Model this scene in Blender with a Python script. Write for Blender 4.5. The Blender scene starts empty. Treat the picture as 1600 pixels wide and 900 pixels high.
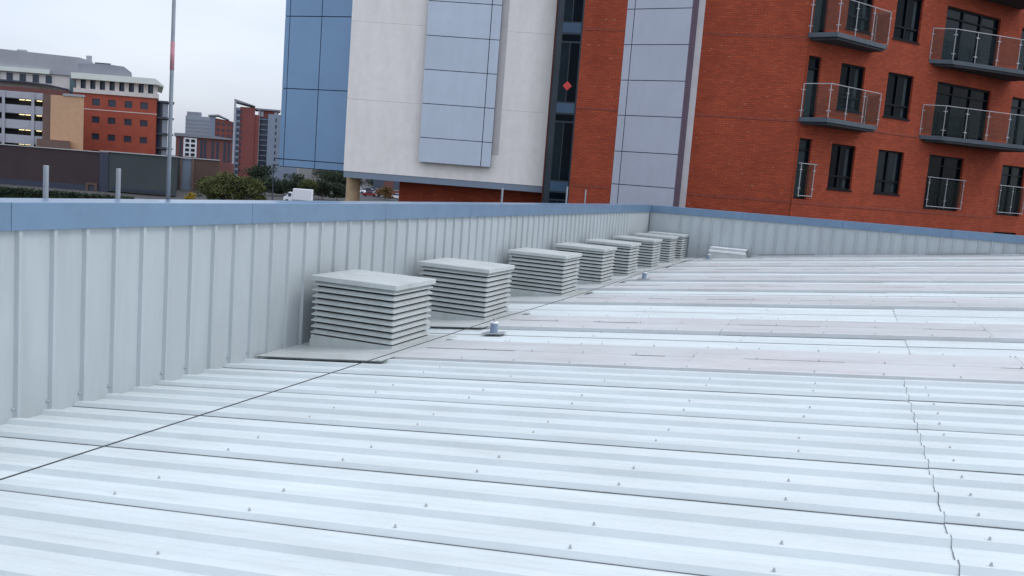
import bpy, bmesh, math, random
from mathutils import Vector, Matrix
random.seed(7)
R = math.radians
sc = bpy.context.scene
COL = sc.collection

# ------------------------------------------------------------------ camera
CAM = Vector((6.137, -5.239, 0.476))
YAW, PIT, ROL = 0.3543, -0.12084, 0.07766
cam_d = bpy.data.cameras.new("camera"); cam = bpy.data.objects.new("camera", cam_d); COL.objects.link(cam)
cam_d.sensor_width = 36.0; cam_d.lens = 36.0 * 1394.0 / 1600.0
cam_d.clip_start = 0.05; cam_d.clip_end = 9000
fw = Vector((-math.sin(YAW) * math.cos(PIT), math.cos(YAW) * math.cos(PIT), math.sin(PIT)))
rt = Vector((math.cos(YAW), math.sin(YAW), 0)); up = rt.cross(fw)
r2 = rt * math.cos(ROL) + up * math.sin(ROL); u2 = -rt * math.sin(ROL) + up * math.cos(ROL)
M = Matrix((r2, u2, -fw)).transposed().to_4x4(); M.translation = CAM
cam.matrix_world = M
sc.camera = cam

# ------------------------------------------------------------------ light
SUN_EL, SUN_AZ = 52.0, 66.0        # azimuth clockwise from +Y
w = bpy.data.worlds.new("World"); sc.world = w; w.use_nodes = True
nt = w.node_tree; nt.nodes.clear()
out = nt.nodes.new("ShaderNodeOutputWorld")
sky = nt.nodes.new("ShaderNodeTexSky"); sky.sky_type = 'NISHITA'; sky.sun_disc = False
sky.sun_elevation = R(SUN_EL); sky.sun_rotation = R(SUN_AZ); sky.air_density = 1.0; sky.dust_density = 2.0
bg1 = nt.nodes.new("ShaderNodeBackground"); bg1.inputs[1].default_value = 0.05
nt.links.new(sky.outputs[0], bg1.inputs[0])
# overcast cloud layer over the clear sky: brighter overhead, soft cloud mottling
tc = nt.nodes.new("ShaderNodeTexCoord")
sep = nt.nodes.new("ShaderNodeSeparateXYZ"); nt.links.new(tc.outputs['Generated'], sep.inputs[0])
mx = nt.nodes.new("ShaderNodeMath"); mx.operation = 'MAXIMUM'; mx.inputs[1].default_value = 0.0
nt.links.new(sep.outputs[2], mx.inputs[0])
grad = nt.nodes.new("ShaderNodeMath"); grad.operation = 'MULTIPLY_ADD'
grad.inputs[1].default_value = 0.66; grad.inputs[2].default_value = 0.56
nt.links.new(mx.outputs[0], grad.inputs[0])
mp = nt.nodes.new("ShaderNodeMapping"); mp.inputs['Scale'].default_value = (1.2, 1.2, 3.5)
nt.links.new(tc.outputs['Generated'], mp.inputs[0])
cl = nt.nodes.new("ShaderNodeTexNoise"); cl.inputs['Scale'].default_value = 1.6; cl.inputs['Detail'].default_value = 5
cl.inputs['Roughness'].default_value = 0.45
nt.links.new(mp.outputs[0], cl.inputs[0])
clr = nt.nodes.new("ShaderNodeValToRGB")
clr.color_ramp.elements[0].position = 0.36; clr.color_ramp.elements[0].color = (0.80, 0.865, 1.05, 1)
clr.color_ramp.elements[1].position = 0.64; clr.color_ramp.elements[1].color = (1.16, 1.20, 1.30, 1)
nt.links.new(cl.outputs[0], clr.inputs[0])
bg2 = nt.nodes.new("ShaderNodeBackground")
nt.links.new(clr.outputs[0], bg2.inputs[0]); nt.links.new(grad.outputs[0], bg2.inputs[1])
ad = nt.nodes.new("ShaderNodeAddShader")
nt.links.new(bg1.outputs[0], ad.inputs[0]); nt.links.new(bg2.outputs[0], ad.inputs[1])
nt.links.new(ad.outputs[0], out.inputs[0])
sun_d = bpy.data.lights.new("sun", 'SUN'); sun_d.energy = 0.85; sun_d.angle = R(22); sun_d.color = (1.0, 0.97, 0.92)
sun = bpy.data.objects.new("sun", sun_d); COL.objects.link(sun)
sd = Vector((math.sin(R(SUN_AZ)) * math.cos(R(SUN_EL)), math.cos(R(SUN_AZ)) * math.cos(R(SUN_EL)), math.sin(R(SUN_EL))))
sun.rotation_euler = (-sd).to_track_quat('-Z', 'Y').to_euler()
sc.view_settings.view_transform = 'Standard'; sc.view_settings.look = 'None'
sc.view_settings.exposure = 0.04; sc.view_settings.gamma = 1.0; sc.view_settings.use_curve_mapping = False
sc.cycles.max_bounces = 6; sc.cycles.transparent_max_bounces = 12

# ------------------------------------------------------------------ helpers
GZ = -7.6                 # ground level
PITCH = 1 / 3.0
H, S, DM, HB, YC = 1.7475, 0.1072, -0.2967, 0.2228, 23.75

def mat(name, col, rough=0.6, metal=0.0, var=0.12, scale=3.0, bump=0.0, bscale=60.0, stretch=(1, 1, 1), col2=None, spec=0.5, coat=0.0, grime=0.0, streak=(1, 1, 1), gcol=(0.55, 0.53, 0.47), rnd=0.0):
    m = bpy.data.materials.new(name); m.use_nodes = True
    n = m.node_tree.nodes; l = m.node_tree.links
    b = n['Principled BSDF']; b.inputs['Roughness'].default_value = rough; b.inputs['Metallic'].default_value = metal
    b.inputs['Specular IOR Level'].default_value = spec
    b.inputs['Coat Weight'].default_value = coat
    t = n.new("ShaderNodeTexCoord"); mp = n.new("ShaderNodeMapping"); mp.inputs['Scale'].default_value = stretch
    l.new(t.outputs['Object'], mp.inputs[0])
    no = n.new("ShaderNodeTexNoise"); no.inputs['Scale'].default_value = scale; no.inputs['Detail'].default_value = 6
    no.inputs['Roughness'].default_value = 0.65
    l.new(mp.outputs[0], no.inputs[0])
    rp = n.new("ShaderNodeValToRGB")
    c2 = col2 or tuple(min(1, c * (1 + var)) for c in col)
    c1 = tuple(c * (1 - var) for c in col)
    rp.color_ramp.elements[0].position = 0.3; rp.color_ramp.elements[0].color = (*c1, 1)
    rp.color_ramp.elements[1].position = 0.7; rp.color_ramp.elements[1].color = (*c2, 1)
    l.new(no.outputs[0], rp.inputs[0]); last = rp.outputs[0]
    if grime:
        g = n.new("ShaderNodeNewGeometry"); m1 = n.new("ShaderNodeMapping"); m1.inputs['Scale'].default_value = streak; l.new(g.outputs['Position'], m1.inputs[0])
        a = n.new("ShaderNodeTexNoise"); a.inputs['Scale'].default_value = 1.0; a.inputs['Detail'].default_value = 9; a.inputs['Roughness'].default_value = 0.7; l.new(m1.outputs[0], a.inputs[0])
        ra = n.new("ShaderNodeValToRGB"); ra.color_ramp.elements[0].position = 0.43; ra.color_ramp.elements[0].color = (0, 0, 0, 1); ra.color_ramp.elements[1].position = 0.70; ra.color_ramp.elements[1].color = (1, 1, 1, 1)
        l.new(a.outputs[0], ra.inputs[0])
        sp = n.new("ShaderNodeTexNoise"); sp.inputs['Scale'].default_value = 38; sp.inputs['Detail'].default_value = 3; l.new(g.outputs['Position'], sp.inputs[0])
        rs = n.new("ShaderNodeValToRGB"); rs.color_ramp.elements[0].position = 0.67; rs.color_ramp.elements[0].color = (0, 0, 0, 1); rs.color_ramp.elements[1].position = 0.76; rs.color_ramp.elements[1].color = (1, 1, 1, 1)
        l.new(sp.outputs[0], rs.inputs[0])
        mxx = n.new("ShaderNodeMath"); mxx.operation = 'MAXIMUM'; l.new(ra.outputs[0], mxx.inputs[0]); l.new(rs.outputs[0], mxx.inputs[1])
        fa = n.new("ShaderNodeMath"); fa.operation = 'MULTIPLY'; fa.inputs[1].default_value = grime; l.new(mxx.outputs[0], fa.inputs[0])
        mm = n.new("ShaderNodeMix"); mm.data_type = 'RGBA'; mm.blend_type = 'MULTIPLY'; l.new(fa.outputs[0], mm.inputs[0]); l.new(last, mm.inputs[6]); mm.inputs[7].default_value = (*gcol, 1)
        last = mm.outputs[2]
    if rnd:
        oi = n.new("ShaderNodeObjectInfo"); mr = n.new("ShaderNodeMapRange"); mr.inputs[3].default_value = 1 - rnd; mr.inputs[4].default_value = 1 + rnd * 0.6
        l.new(oi.outputs['Random'], mr.inputs[0])
        hs = n.new("ShaderNodeHueSaturation"); l.new(mr.outputs[0], hs.inputs['Value']); l.new(last, hs.inputs['Color']); last = hs.outputs[0]
    l.new(last, b.inputs['Base Color'])
    if bump:
        n2 = n.new("ShaderNodeTexNoise"); n2.inputs['Scale'].default_value = bscale; n2.inputs['Detail'].default_value = 4
        l.new(t.outputs['Object'], n2.inputs[0])
        bp = n.new("ShaderNodeBump"); bp.inputs['Strength'].default_value = bump; bp.inputs['Distance'].default_value = 0.01
        l.new(n2.outputs[0], bp.inputs['Height']); l.new(bp.outputs[0], b.inputs['Normal'])
    return m

def brick_mat(name, c1, c2, mortar, xz=True):
    m = bpy.data.materials.new(name); m.use_nodes = True
    n = m.node_tree.nodes; l = m.node_tree.links; b = n['Principled BSDF']
    b.inputs['Roughness'].default_value = 0.9; b.inputs['Specular IOR Level'].default_value = 0.2
    t = n.new("ShaderNodeTexCoord"); s = n.new("ShaderNodeSeparateXYZ"); l.new(t.outputs['Object'], s.inputs[0])
    ax = n.new("ShaderNodeMath"); ax.operation = 'ADD'; l.new(s.outputs[0], ax.inputs[0]); l.new(s.outputs[1], ax.inputs[1])
    c = n.new("ShaderNodeCombineXYZ"); l.new(ax.outputs[0], c.inputs[0]); l.new(s.outputs[2], c.inputs[1])
    br = n.new("ShaderNodeTexBrick"); l.new(c.outputs[0], br.inputs[0])
    br.inputs['Scale'].default_value = 1.0; br.inputs['Brick Width'].default_value = 0.225; br.inputs['Row Height'].default_value = 0.075
    br.inputs['Mortar Size'].default_value = 0.010; br.inputs['Mortar Smooth'].default_value = 0.15; br.inputs['Bias'].default_value = -0.1
    br.inputs['Color1'].default_value = (*c1, 1); br.inputs['Color2'].default_value = (*c2, 1); br.inputs['Mortar'].default_value = (*mortar, 1)
    no = n.new("ShaderNodeTexNoise"); no.inputs['Scale'].default_value = 0.9; no.inputs['Detail'].default_value = 7; no.inputs['Roughness'].default_value = 0.7
    l.new(t.outputs['Object'], no.inputs[0])
    rp = n.new("ShaderNodeValToRGB"); rp.color_ramp.elements[0].position = 0.28; rp.color_ramp.elements[0].color = (0.80, 0.77, 0.78, 1)
    rp.color_ramp.elements[1].position = 0.72; rp.color_ramp.elements[1].color = (1.12, 1.1, 1.06, 1)
    l.new(no.outputs[0], rp.inputs[0])
    mu = n.new("ShaderNodeMix"); mu.data_type = 'RGBA'; mu.blend_type = 'MULTIPLY'; mu.inputs[0].default_value = 1.0
    l.new(br.outputs[0], mu.inputs[6]); l.new(rp.outputs[0], mu.inputs[7])
    # odd pale, salt-stained bricks
    sn = n.new("ShaderNodeMapping"); sn.inputs['Scale'].default_value = (4.44, 13.33, 1)
    l.new(c.outputs[0], sn.inputs[0])
    wn = n.new("ShaderNodeTexNoise"); wn.inputs['Scale'].default_value = 1.3; wn.inputs['Detail'].default_value = 1; l.new(sn.outputs[0], wn.inputs[0])
    r3 = n.new("ShaderNodeValToRGB"); r3.color_ramp.elements[0].position = 0.70; r3.color_ramp.elements[0].color = (0, 0, 0, 1)
    r3.color_ramp.elements[1].position = 0.78; r3.color_ramp.elements[1].color = (0.55, 0.55, 0.55, 1)
    l.new(wn.outputs[0], r3.inputs[0])
    m2 = n.new("ShaderNodeMix"); m2.data_type = 'RGBA'; l.new(r3.outputs[0], m2.inputs[0]); l.new(mu.outputs[2], m2.inputs[6]); m2.inputs[7].default_value = (0.55, 0.33, 0.25, 1)
    l.new(m2.outputs[2], b.inputs['Base Color'])
    bp = n.new("ShaderNodeBump"); bp.inputs['Strength'].default_value = 0.6; bp.inputs['Distance'].default_value = 0.01; bp.invert = True
    l.new(br.outputs['Fac'], bp.inputs['Height']); l.new(bp.outputs[0], b.inputs['Normal'])
    return m

def glass_mat(name, tint, fac=0.12):
    m = bpy.data.materials.new(name); m.use_nodes = True
    n = m.node_tree.nodes; l = m.node_tree.links; n.remove(n['Principled BSDF'])
    o = n['Material Output']; tr = n.new("ShaderNodeBsdfTransparent"); tr.inputs[0].default_value = (*tint, 1)
    gl = n.new("ShaderNodeBsdfGlossy"); gl.inputs['Roughness'].default_value = 0.05; gl.inputs[0].default_value = (0.7, 0.8, 0.85, 1)
    ms = n.new("ShaderNodeMixShader"); ms.inputs[0].default_value = 0.008; l.new(tr.outputs[0], ms.inputs[1]); l.new(gl.outputs[0], ms.inputs[2])
    l.new(ms.outputs[0], o.inputs[0])
    return m

MT = {}
MT['roof'] = mat("roof_sheet_paint", (0.585, 0.645, 0.65), 0.5, 0, 0.05, 2.2, 0.05, 90, (0.25, 3.0, 1), spec=0.35, grime=0.26, streak=(0.8, 2.6, 1), rnd=0.04)
MT['rooflight'] = mat("translucent_rooflight", (0.51, 0.555, 0.56), 0.5, 0, 0.04, 0.6, 0.15, 14, (0.4, 1.4, 1), col2=(0.545, 0.555, 0.56), grime=0.55, streak=(0.8, 2.5, 1), gcol=(0.74, 0.66, 0.64), rnd=0.05)
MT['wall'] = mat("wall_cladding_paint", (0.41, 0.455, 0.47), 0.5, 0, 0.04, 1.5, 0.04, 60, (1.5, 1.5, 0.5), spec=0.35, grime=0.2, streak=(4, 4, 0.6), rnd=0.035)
MT['coping'] = mat("blue_grey_coping_paint", (0.125, 0.21, 0.315), 0.32, 0.0, 0.08, 2.0, 0.03, 40, spec=0.6, coat=0.15, grime=0.35, streak=(3, 3, 2), gcol=(0.7, 0.72, 0.74), rnd=0.04)
MT['sealshade'] = mat("sealant_and_shade", (0.13, 0.14, 0.145), 0.8, 0, 0.6, 3)  # dark tone shared by real sealant and the painted shadow lines
MT['screw'] = mat("grey_screw_cap", (0.40, 0.42, 0.43), 0.5, 0, 0.2, 20)
MT['vent'] = mat("vent_grey_paint", (0.48, 0.515, 0.505), 0.5, 0, 0.06, 4.0, 0.05, 50, grime=0.35, streak=(3, 3, 1.5), rnd=0.05)
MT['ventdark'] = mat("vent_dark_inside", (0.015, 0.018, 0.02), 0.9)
MT['galv'] = mat("galvanised_steel", (0.48, 0.50, 0.52), 0.4, 0.6, 0.15, 8)
MT['bright'] = mat("bright_aluminium", (0.92, 0.93, 0.95), 0.3, 0.0, 0.05, 8)
MT['bluepaint'] = mat("blue_grey_post_paint", (0.20, 0.26, 0.34), 0.45, 0, 0.12, 12)
MT['cable'] = mat("steel_cable", (0.06, 0.06, 0.065), 0.5, 0.4, 0.3, 30)
MT['post'] = mat("pale_grey_post", (0.30, 0.33, 0.36), 0.5, 0.2, 0.12, 10)
MT['redband'] = mat("faded_red_paint", (0.42, 0.19, 0.22), 0.6, 0, 0.2, 10)
MT['brick'] = brick_mat("red_brick", (0.43, 0.080, 0.036), (0.33, 0.060, 0.030), (0.21, 0.065, 0.042))
MT['brickdark'] = mat("dark_soldier_brick", (0.25, 0.055, 0.032), 0.9, 0, 0.25, 6, 0.3, 30)
MT['white'] = mat("cream_white_render", (0.9, 0.855, 0.81), 0.8, 0, 0.04, 3, 0.2, 25, grime=0.22, streak=(2.2, 2.2, 0.4))
MT['whiteside'] = mat("grey_white_trim", (0.58, 0.555, 0.55), 0.7, 0, 0.08, 2)
MT['tan'] = mat("tan_column", (0.46, 0.32, 0.19), 0.8, 0, 0.15, 4, 0.2, 30)
MT['blue'] = mat("blue_composite_panel", (0.185, 0.32, 0.495), 0.25, 0.1, 0.06, 0.6, rnd=0.04)
MT['silver'] = mat("silver_blue_panel", (0.53, 0.60, 0.69), 0.35, 0.05, 0.05, 0.7, grime=0.25, streak=(3, 3, 0.5), gcol=(0.8, 0.8, 0.8), rnd=0.03)
MT['silver2'] = mat("silver_grey_panel", (0.43, 0.46, 0.53), 0.35, 0.05, 0.05, 0.7, grime=0.25, streak=(3, 3, 0.5), gcol=(0.8, 0.8, 0.8), rnd=0.03)
MT['joint'] = mat("dark_navy_joint", (0.008, 0.012, 0.04), 0.7)
MT['purple'] = mat("purple_grey_return", (0.12, 0.09, 0.13), 0.6)
MT['frame'] = mat("dark_window_frame", (0.004, 0.006, 0.010), 0.5, 0, 0.2, 5, spec=0.15)
MT['pane'] = mat("dark_window_glass", (0.002, 0.005, 0.009), 0.06, 0, 0.4, 1.0, spec=0.06)
MT['panelit'] = mat("teal_window_glass", (0.004, 0.012, 0.018), 0.08, 0, 0.4, 1.0, spec=0.12)
MT['spandrel'] = mat("blue_spandrel_glass", (0.025, 0.07, 0.13), 0.15, 0, 0.2, 1.0)
MT['navy'] = mat("navy_strip_glazing", (0.014, 0.026, 0.040), 0.25, 0, 0.3, 0.8)
MT['curtain'] = mat("grey_green_curtain", (0.018, 0.032, 0.036), 0.8, 0, 0.3, 8, stretch=(6, 6, 0.3))
MT['slab'] = mat("dark_grey_balcony_edge", (0.06, 0.08, 0.10), 0.5, 0, 0.2, 4)
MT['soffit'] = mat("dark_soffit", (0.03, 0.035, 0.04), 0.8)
MT['rail'] = mat("stainless_rail", (0.36, 0.37, 0.39), 0.35, 0.4, 0.05, 10)
MT['balglass'] = glass_mat("balustrade_glass", (0.80, 0.86, 0.86))
MT['sticker'] = mat("red_sticker", (0.6, 0.05, 0.04), 0.5)
MT['asphalt'] = mat("asphalt", (0.028, 0.030, 0.034), 0.9, 0, 0.25, 0.4, 0.3, 5)
MT['ground'] = mat("town_ground", (0.04, 0.04, 0.04), 0.95, 0, 0.4, 0.02)
MT['line'] = mat("white_road_paint", (0.7, 0.7, 0.68), 0.8, 0, 0.1, 3)
MT['shedbrown'] = mat("brown_shed_cladding", (0.050, 0.032, 0.036), 0.8, 0, 0.15, 0.2)
MT['shedgreen'] = mat("grey_green_shed_cladding", (0.055, 0.068, 0.072), 0.8, 0, 0.12, 0.2)
MT['shedtan'] = mat("brown_tan_cladding", (0.12, 0.075, 0.06), 0.8, 0, 0.12, 0.2)
MT['trim'] = mat("pale_trim", (0.5, 0.5, 0.5), 0.7)
MT['farbrick'] = mat("far_red_brick", (0.38, 0.085, 0.05), 0.9, 0, 0.14, 0.5)
MT['farbrick2'] = mat("far_dull_red_brick", (0.19, 0.078, 0.07), 0.9, 0, 0.14, 0.3)
MT['cream'] = mat("cream_stone", (0.72, 0.67, 0.63), 0.8, 0, 0.08, 0.5)
MT['roofwhite'] = mat("pale_green_white_roof", (0.72, 0.77, 0.70), 0.6, 0, 0.08, 0.3)
MT['roofgrey'] = mat("grey_metal_roof", (0.38, 0.39, 0.42), 0.6, 0, 0.08, 0.3)
MT['roofgrey2'] = mat("darker_grey_metal_roof", (0.24, 0.25, 0.29), 0.6, 0, 0.08, 0.3)
MT['farglass'] = mat("far_dark_glass", (0.035, 0.05, 0.08), 0.3)
MT['teal'] = mat("teal_cladding", (0.10, 0.16, 0.18), 0.6)
MT['concrete'] = mat("pale_concrete", (0.42, 0.43, 0.47), 0.8, 0, 0.1, 0.4)
MT['beige'] = mat("beige_cladding", (0.60, 0.37, 0.22), 0.85, 0, 0.07, 1.5)
MT['beigedark'] = mat("brown_cladding", (0.17, 0.11, 0.09), 0.85, 0, 0.1, 0.5)
MT['towergrey'] = mat("grey_tower_concrete", (0.29, 0.33, 0.38), 0.8, 0, 0.08, 0.1)
MT['towerred'] = mat("red_tower_cladding", (0.22, 0.068, 0.06), 0.85, 0, 0.1, 0.1)
MT['greyblue'] = mat("grey_blue_cladding", (0.22, 0.27, 0.34), 0.7, 0, 0.08, 0.1)
MT['bark'] = mat("bark", (0.06, 0.045, 0.035), 0.95, 0, 0.3, 5)
MT['vanwhite'] = mat("white_vehicle_paint", (0.8, 0.82, 0.85), 0.35, 0, 0.03, 2)
MT['carred'] = mat("red_vehicle_paint", (0.25, 0.03, 0.03), 0.3)
MT['darkblue'] = mat("dark_blue_grey_cladding", (0.07, 0.085, 0.115), 0.8, 0, 0.2, 0.1)
MT['cardark'] = mat("dark_vehicle_paint", (0.04, 0.05, 0.08), 0.3)
MT['carsilver'] = mat("silver_vehicle_paint", (0.45, 0.47, 0.5), 0.3, 0.4)
MT['tyre'] = mat("tyre_rubber", (0.015, 0.015, 0.015), 0.9)

def leaf_mat(name, c1, c2, dens=0.6):
    m = mat(name, c1, 0.8, 0, 0.3, dens, col2=c2, spec=0.15)
    return m
MT['leaf'] = leaf_mat("mid_green_leaves", (0.065, 0.085, 0.03), (0.12, 0.135, 0.05))
MT['leafdark'] = leaf_mat("dark_green_leaves", (0.025, 0.045, 0.03), (0.06, 0.08, 0.05))
MT['leafbrown'] = leaf_mat("brown_autumn_leaves", (0.12, 0.075, 0.03), (0.22, 0.13, 0.06))
MT['leafyellow'] = leaf_mat("yellow_leaves", (0.30, 0.20, 0.02), (0.45, 0.33, 0.05))

def lamp_mat():
    m = bpy.data.materials.new("lit_lamp"); m.use_nodes = True
    b = m.node_tree.nodes['Principled BSDF']; b.inputs['Emission Color'].default_value = (1, 0.85, 0.45, 1); b.inputs['Emission Strength'].default_value = 1.6
    return m
MT['lamp'] = lamp_mat()

def box(bm, x0, x1, y0, y1, z0, z1):
    if x1 < x0: x0, x1 = x1, x0
    if y1 < y0: y0, y1 = y1, y0
    if z1 < z0: z0, z1 = z1, z0
    v = [bm.verts.new(p) for p in ((x0, y0, z0), (x1, y0, z0), (x1, y1, z0), (x0, y1, z0), (x0, y0, z1), (x1, y0, z1), (x1, y1, z1), (x0, y1, z1))]
    for f in ((0, 3, 2, 1), (4, 5, 6, 7), (0, 1, 5, 4), (1, 2, 6, 5), (2, 3, 7, 6), (3, 0, 4, 7)): bm.faces.new([v[i] for i in f])

def prism(bm, pts, axis, a, b):
    """pts: 2D outline; axis 'x','y','z' is extruded from a to b"""
    def P(p, t):
        if axis == 'x': return (t, p[0], p[1])
        if axis == 'y': return (p[0], t, p[1])
        return (p[0], p[1], t)
    v0 = [bm.verts.new(P(p, a)) for p in pts]; v1 = [bm.verts.new(P(p, b)) for p in pts]
    n = len(pts)
    bm.faces.new(v0[::-1]); bm.faces.new(v1)
    for i in range(n): bm.faces.new([v0[i], v0[(i + 1) % n], v1[(i + 1) % n], v1[i]])

def tube(bm, pts, r, n=8, r1=None):
    pts = [Vector(p) for p in pts]; rings = []
    for i, p in enumerate(pts):
        d = (pts[min(i + 1, len(pts) - 1)] - pts[max(i - 1, 0)]).normalized()
        a = d.cross(Vector((0, 0, 1)))
        if a.length < 1e-3: a = Vector((1, 0, 0))
        a.normalize(); b = d.cross(a)
        rr = r if r1 is None else r + (r1 - r) * i / (len(pts) - 1)
        rings.append([bm.verts.new(p + (a * math.cos(t) + b * math.sin(t)) * rr) for t in [2 * math.pi * k / n for k in range(n)]])
    for i in range(len(rings) - 1):
        for k in range(n): bm.faces.new([rings[i][k], rings[i][(k + 1) % n], rings[i + 1][(k + 1) % n], rings[i + 1][k]])
    bm.faces.new(rings[0][::-1]); bm.faces.new(rings[-1])

def obj(name, bm, m, parent=None, bevel=0, smooth=False, loc=None, zb=0.0):
    if zb: bmesh.ops.translate(bm, vec=(0, 0, -zb), verts=bm.verts)
    bmesh.ops.recalc_face_normals(bm, faces=bm.faces)
    me = bpy.data.meshes.new(name); bm.to_mesh(me); bm.free()
    if smooth:
        for p in me.polygons: p.use_smooth = True
    me.materials.append(MT[m] if isinstance(m, str) else m)
    o = bpy.data.objects.new(name, me); COL.objects.link(o)
    if parent: o.parent = parent
    if loc: o.location = loc
    if bevel:
        b = o.modifiers.new("bevel", 'BEVEL'); b.width = bevel; b.segments = 2; b.limit_method = 'ANGLE'
    return o

def tag(o, label=None, cat=None, group=None, kind=None):
    if label: o['label'] = label
    if cat: o['category'] = cat
    if group: o['group'] = group
    if kind: o['kind'] = kind
    return o

def thing(name, loc=(0, 0, 0), rz=0, **k):
    o = bpy.data.objects.new(name, None); COL.objects.link(o); o.location = loc; o.rotation_euler = (0, 0, rz)
    o.empty_display_size = 0.3
    return tag(o, **k)

def boxes(name, m, parent, lst, zb=0.0, bevel=0, kind=None):
    bm = bmesh.new()
    for b in lst: box(bm, *b)
    o = obj(name, bm, m, parent, bevel=bevel, zb=zb)
    if kind: o['kind'] = kind
    return o

def share(src, name, parent, loc):
    o = src.copy(); COL.objects.link(o); o.parent = parent; o.location = loc
    return o

def copy_tree(o, parent=None):
    c = o.copy(); COL.objects.link(c); c.parent = parent
    for ch in [x for x in o.children]: copy_tree(ch, c)
    return c

def wall_with_holes(name, m, parent, u0, u1, z0, z1, holes, v0=0.0, depth=0.14, zb=0.0):
    """front face of a wall in the local XZ plane at y=v0 with real openings and reveals"""
    us = sorted({u0, u1, *[h[0] for h in holes], *[h[1] for h in holes]}); us = [u for u in us if u0 <= u <= u1]
    zs = sorted({z0, z1, *[h[2] for h in holes], *[h[3] for h in holes]}); zs = [z for z in zs if z0 <= z <= z1]
    bm = bmesh.new()
    def q(a, b, c, d): bm.faces.new([bm.verts.new(p) for p in (a, b, c, d)])
    for i in range(len(us) - 1):
        for j in range(len(zs) - 1):
            cu, cz = (us[i] + us[i + 1]) / 2, (zs[j] + zs[j + 1]) / 2
            if any(h[0] < cu < h[1] and h[2] < cz < h[3] for h in holes): continue
            q((us[i], v0, zs[j]), (us[i + 1], v0, zs[j]), (us[i + 1], v0, zs[j + 1]), (us[i], v0, zs[j + 1]))
    for a, b, c, d in holes:
        e = v0 + depth
        q((a, v0, c), (a, e, c), (a, e, d), (a, v0, d)); q((b, v0, c), (b, v0, d), (b, e, d), (b, e, c))
        q((a, v0, c), (b, v0, c), (b, e, c), (a, e, c)); q((a, v0, d), (a, e, d), (b, e, d), (b, v0, d))
    if zb: bmesh.ops.translate(bm, vec=(0, 0, -zb), verts=bm.verts)
    me = bpy.data.meshes.new(name); bm.to_mesh(me); bm.free(); me.materials.append(MT[m])
    o = bpy.data.objects.new(name, me); COL.objects.link(o); o.parent = parent
    return o

# ------------------------------------------------------------------ ground
bm = bmesh.new(); rng = [bm.verts.new((3500 * math.cos(a), 3500 * math.sin(a), GZ)) for a in [2 * math.pi * k / 48 for k in range(48)]]
bm.faces.new(rng); tag(obj("ground", bm, 'ground'), kind='structure')

def crest(x): return -H + S * x
def foot(m): return (m + DM) * PITCH
DEPTH = 0.035

# ------------------------------------------------------------------ the roof
roof = thing("roof", (0, 0, -H), kind='structure')
def profile(ya, yb):
    pts = []; hs = 1.0 if ya < 3.3 else 0.42; m = math.floor(ya / PITCH - DM) - 1
    while foot(m) < yb + 0.4:
        f = foot(m)
        for dy, z in ((0, 0), (0.024, 1), (0.086, 1), (0.112, 0), (0.175, 0), (0.183, 0.10), (0.193, 0.10), (0.201, 0), (0.246, 0), (0.254, 0.10), (0.264, 0.10), (0.272, 0)):
            pts.append((f + dy, -DEPTH + DEPTH * z * hs))
        m += 1
    def at(y):
        for a, b in zip(pts, pts[1:]):
            if a[0] <= y <= b[0]: return a[1] + (b[1] - a[1]) * (y - a[0]) / (b[0] - a[0] + 1e-9)
        return -DEPTH
    return [(ya, at(ya))] + [p for p in pts if ya + 1e-4 < p[0] < yb - 1e-4] + [(yb, at(yb))]

def sheet(name, ya, yb, x0, x1, m, lift=0.0, prof=None, lip=True):
    pr = prof or profile(ya, yb)
    bm = bmesh.new(); a = []; b = []
    ps = [(y, z + lift) for y, z in pr]
    if lip: ps = [(ps[0][0] - 0.003, ps[0][1] + 0.0035)] + ps[0:]
    for y, z in ps:
        a.append(bm.verts.new((x0, y, S * x0 + z))); b.append(bm.verts.new((x1, y, S * x1 + z)))
    for i in range(len(ps) - 1): bm.faces.new([a[i], b[i], b[i + 1], a[i + 1]])
    # low (left) edge thickness, gives the dark end lap its step
    c = [bm.verts.new((x0 + 0.0, y, S * x0 + z - 0.004)) for y, z in ps]
    for i in range(len(ps) - 1): bm.faces.new([c[i], a[i], a[i + 1], c[i + 1]])
    return obj(name, bm, m, roof)

def lap_strip(y, x0, x1, wdt=0.007, z=-DEPTH + 0.001, h=0.003, dashes=False, parent=roof):  # dark strip standing in for the shadow gap along a sheet lap
    bm = bmesh.new(); x = x0
    while x < x1 - 0.05:
        L = (x1 - x) if not dashes else random.uniform(0.35, 1.1)
        e = min(x + L, x1)
        pts = [(x, y - wdt, S * x + z), (e, y - wdt, S * e + z), (e, y, S * e + z), (x, y, S * x + z)]
        v = [bm.verts.new(p) for p in pts]; v2 = [bm.verts.new((p[0], p[1], p[2] + h)) for p in pts]
        bm.faces.new(v2)
        for i in range(4): bm.faces.new([v[i], v[(i + 1) % 4], v2[(i + 1) % 4], v2[i]])
        x = e + (0 if not dashes else random.uniform(0.3, 1.4))
    return obj("lap_dark_strip", bm, 'sealshade', parent)

def end_seal(ya, yb, x, lift=0.003, prof=None):
    pr = prof or profile(ya, yb); bm = bmesh.new()
    a = [bm.verts.new((x - 0.0005 - 0.0045 * random.random(), y, S * x + z + lift)) for y, z in pr]
    b = [bm.verts.new((x + 0.004, y, S * x + z + lift + 0.0004)) for y, z in pr]
    for i in range(len(pr) - 1): bm.faces.new([a[i], b[i], b[i + 1], a[i + 1]])
    return obj("end_lap_seal", bm, 'sealshade', roof)

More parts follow.
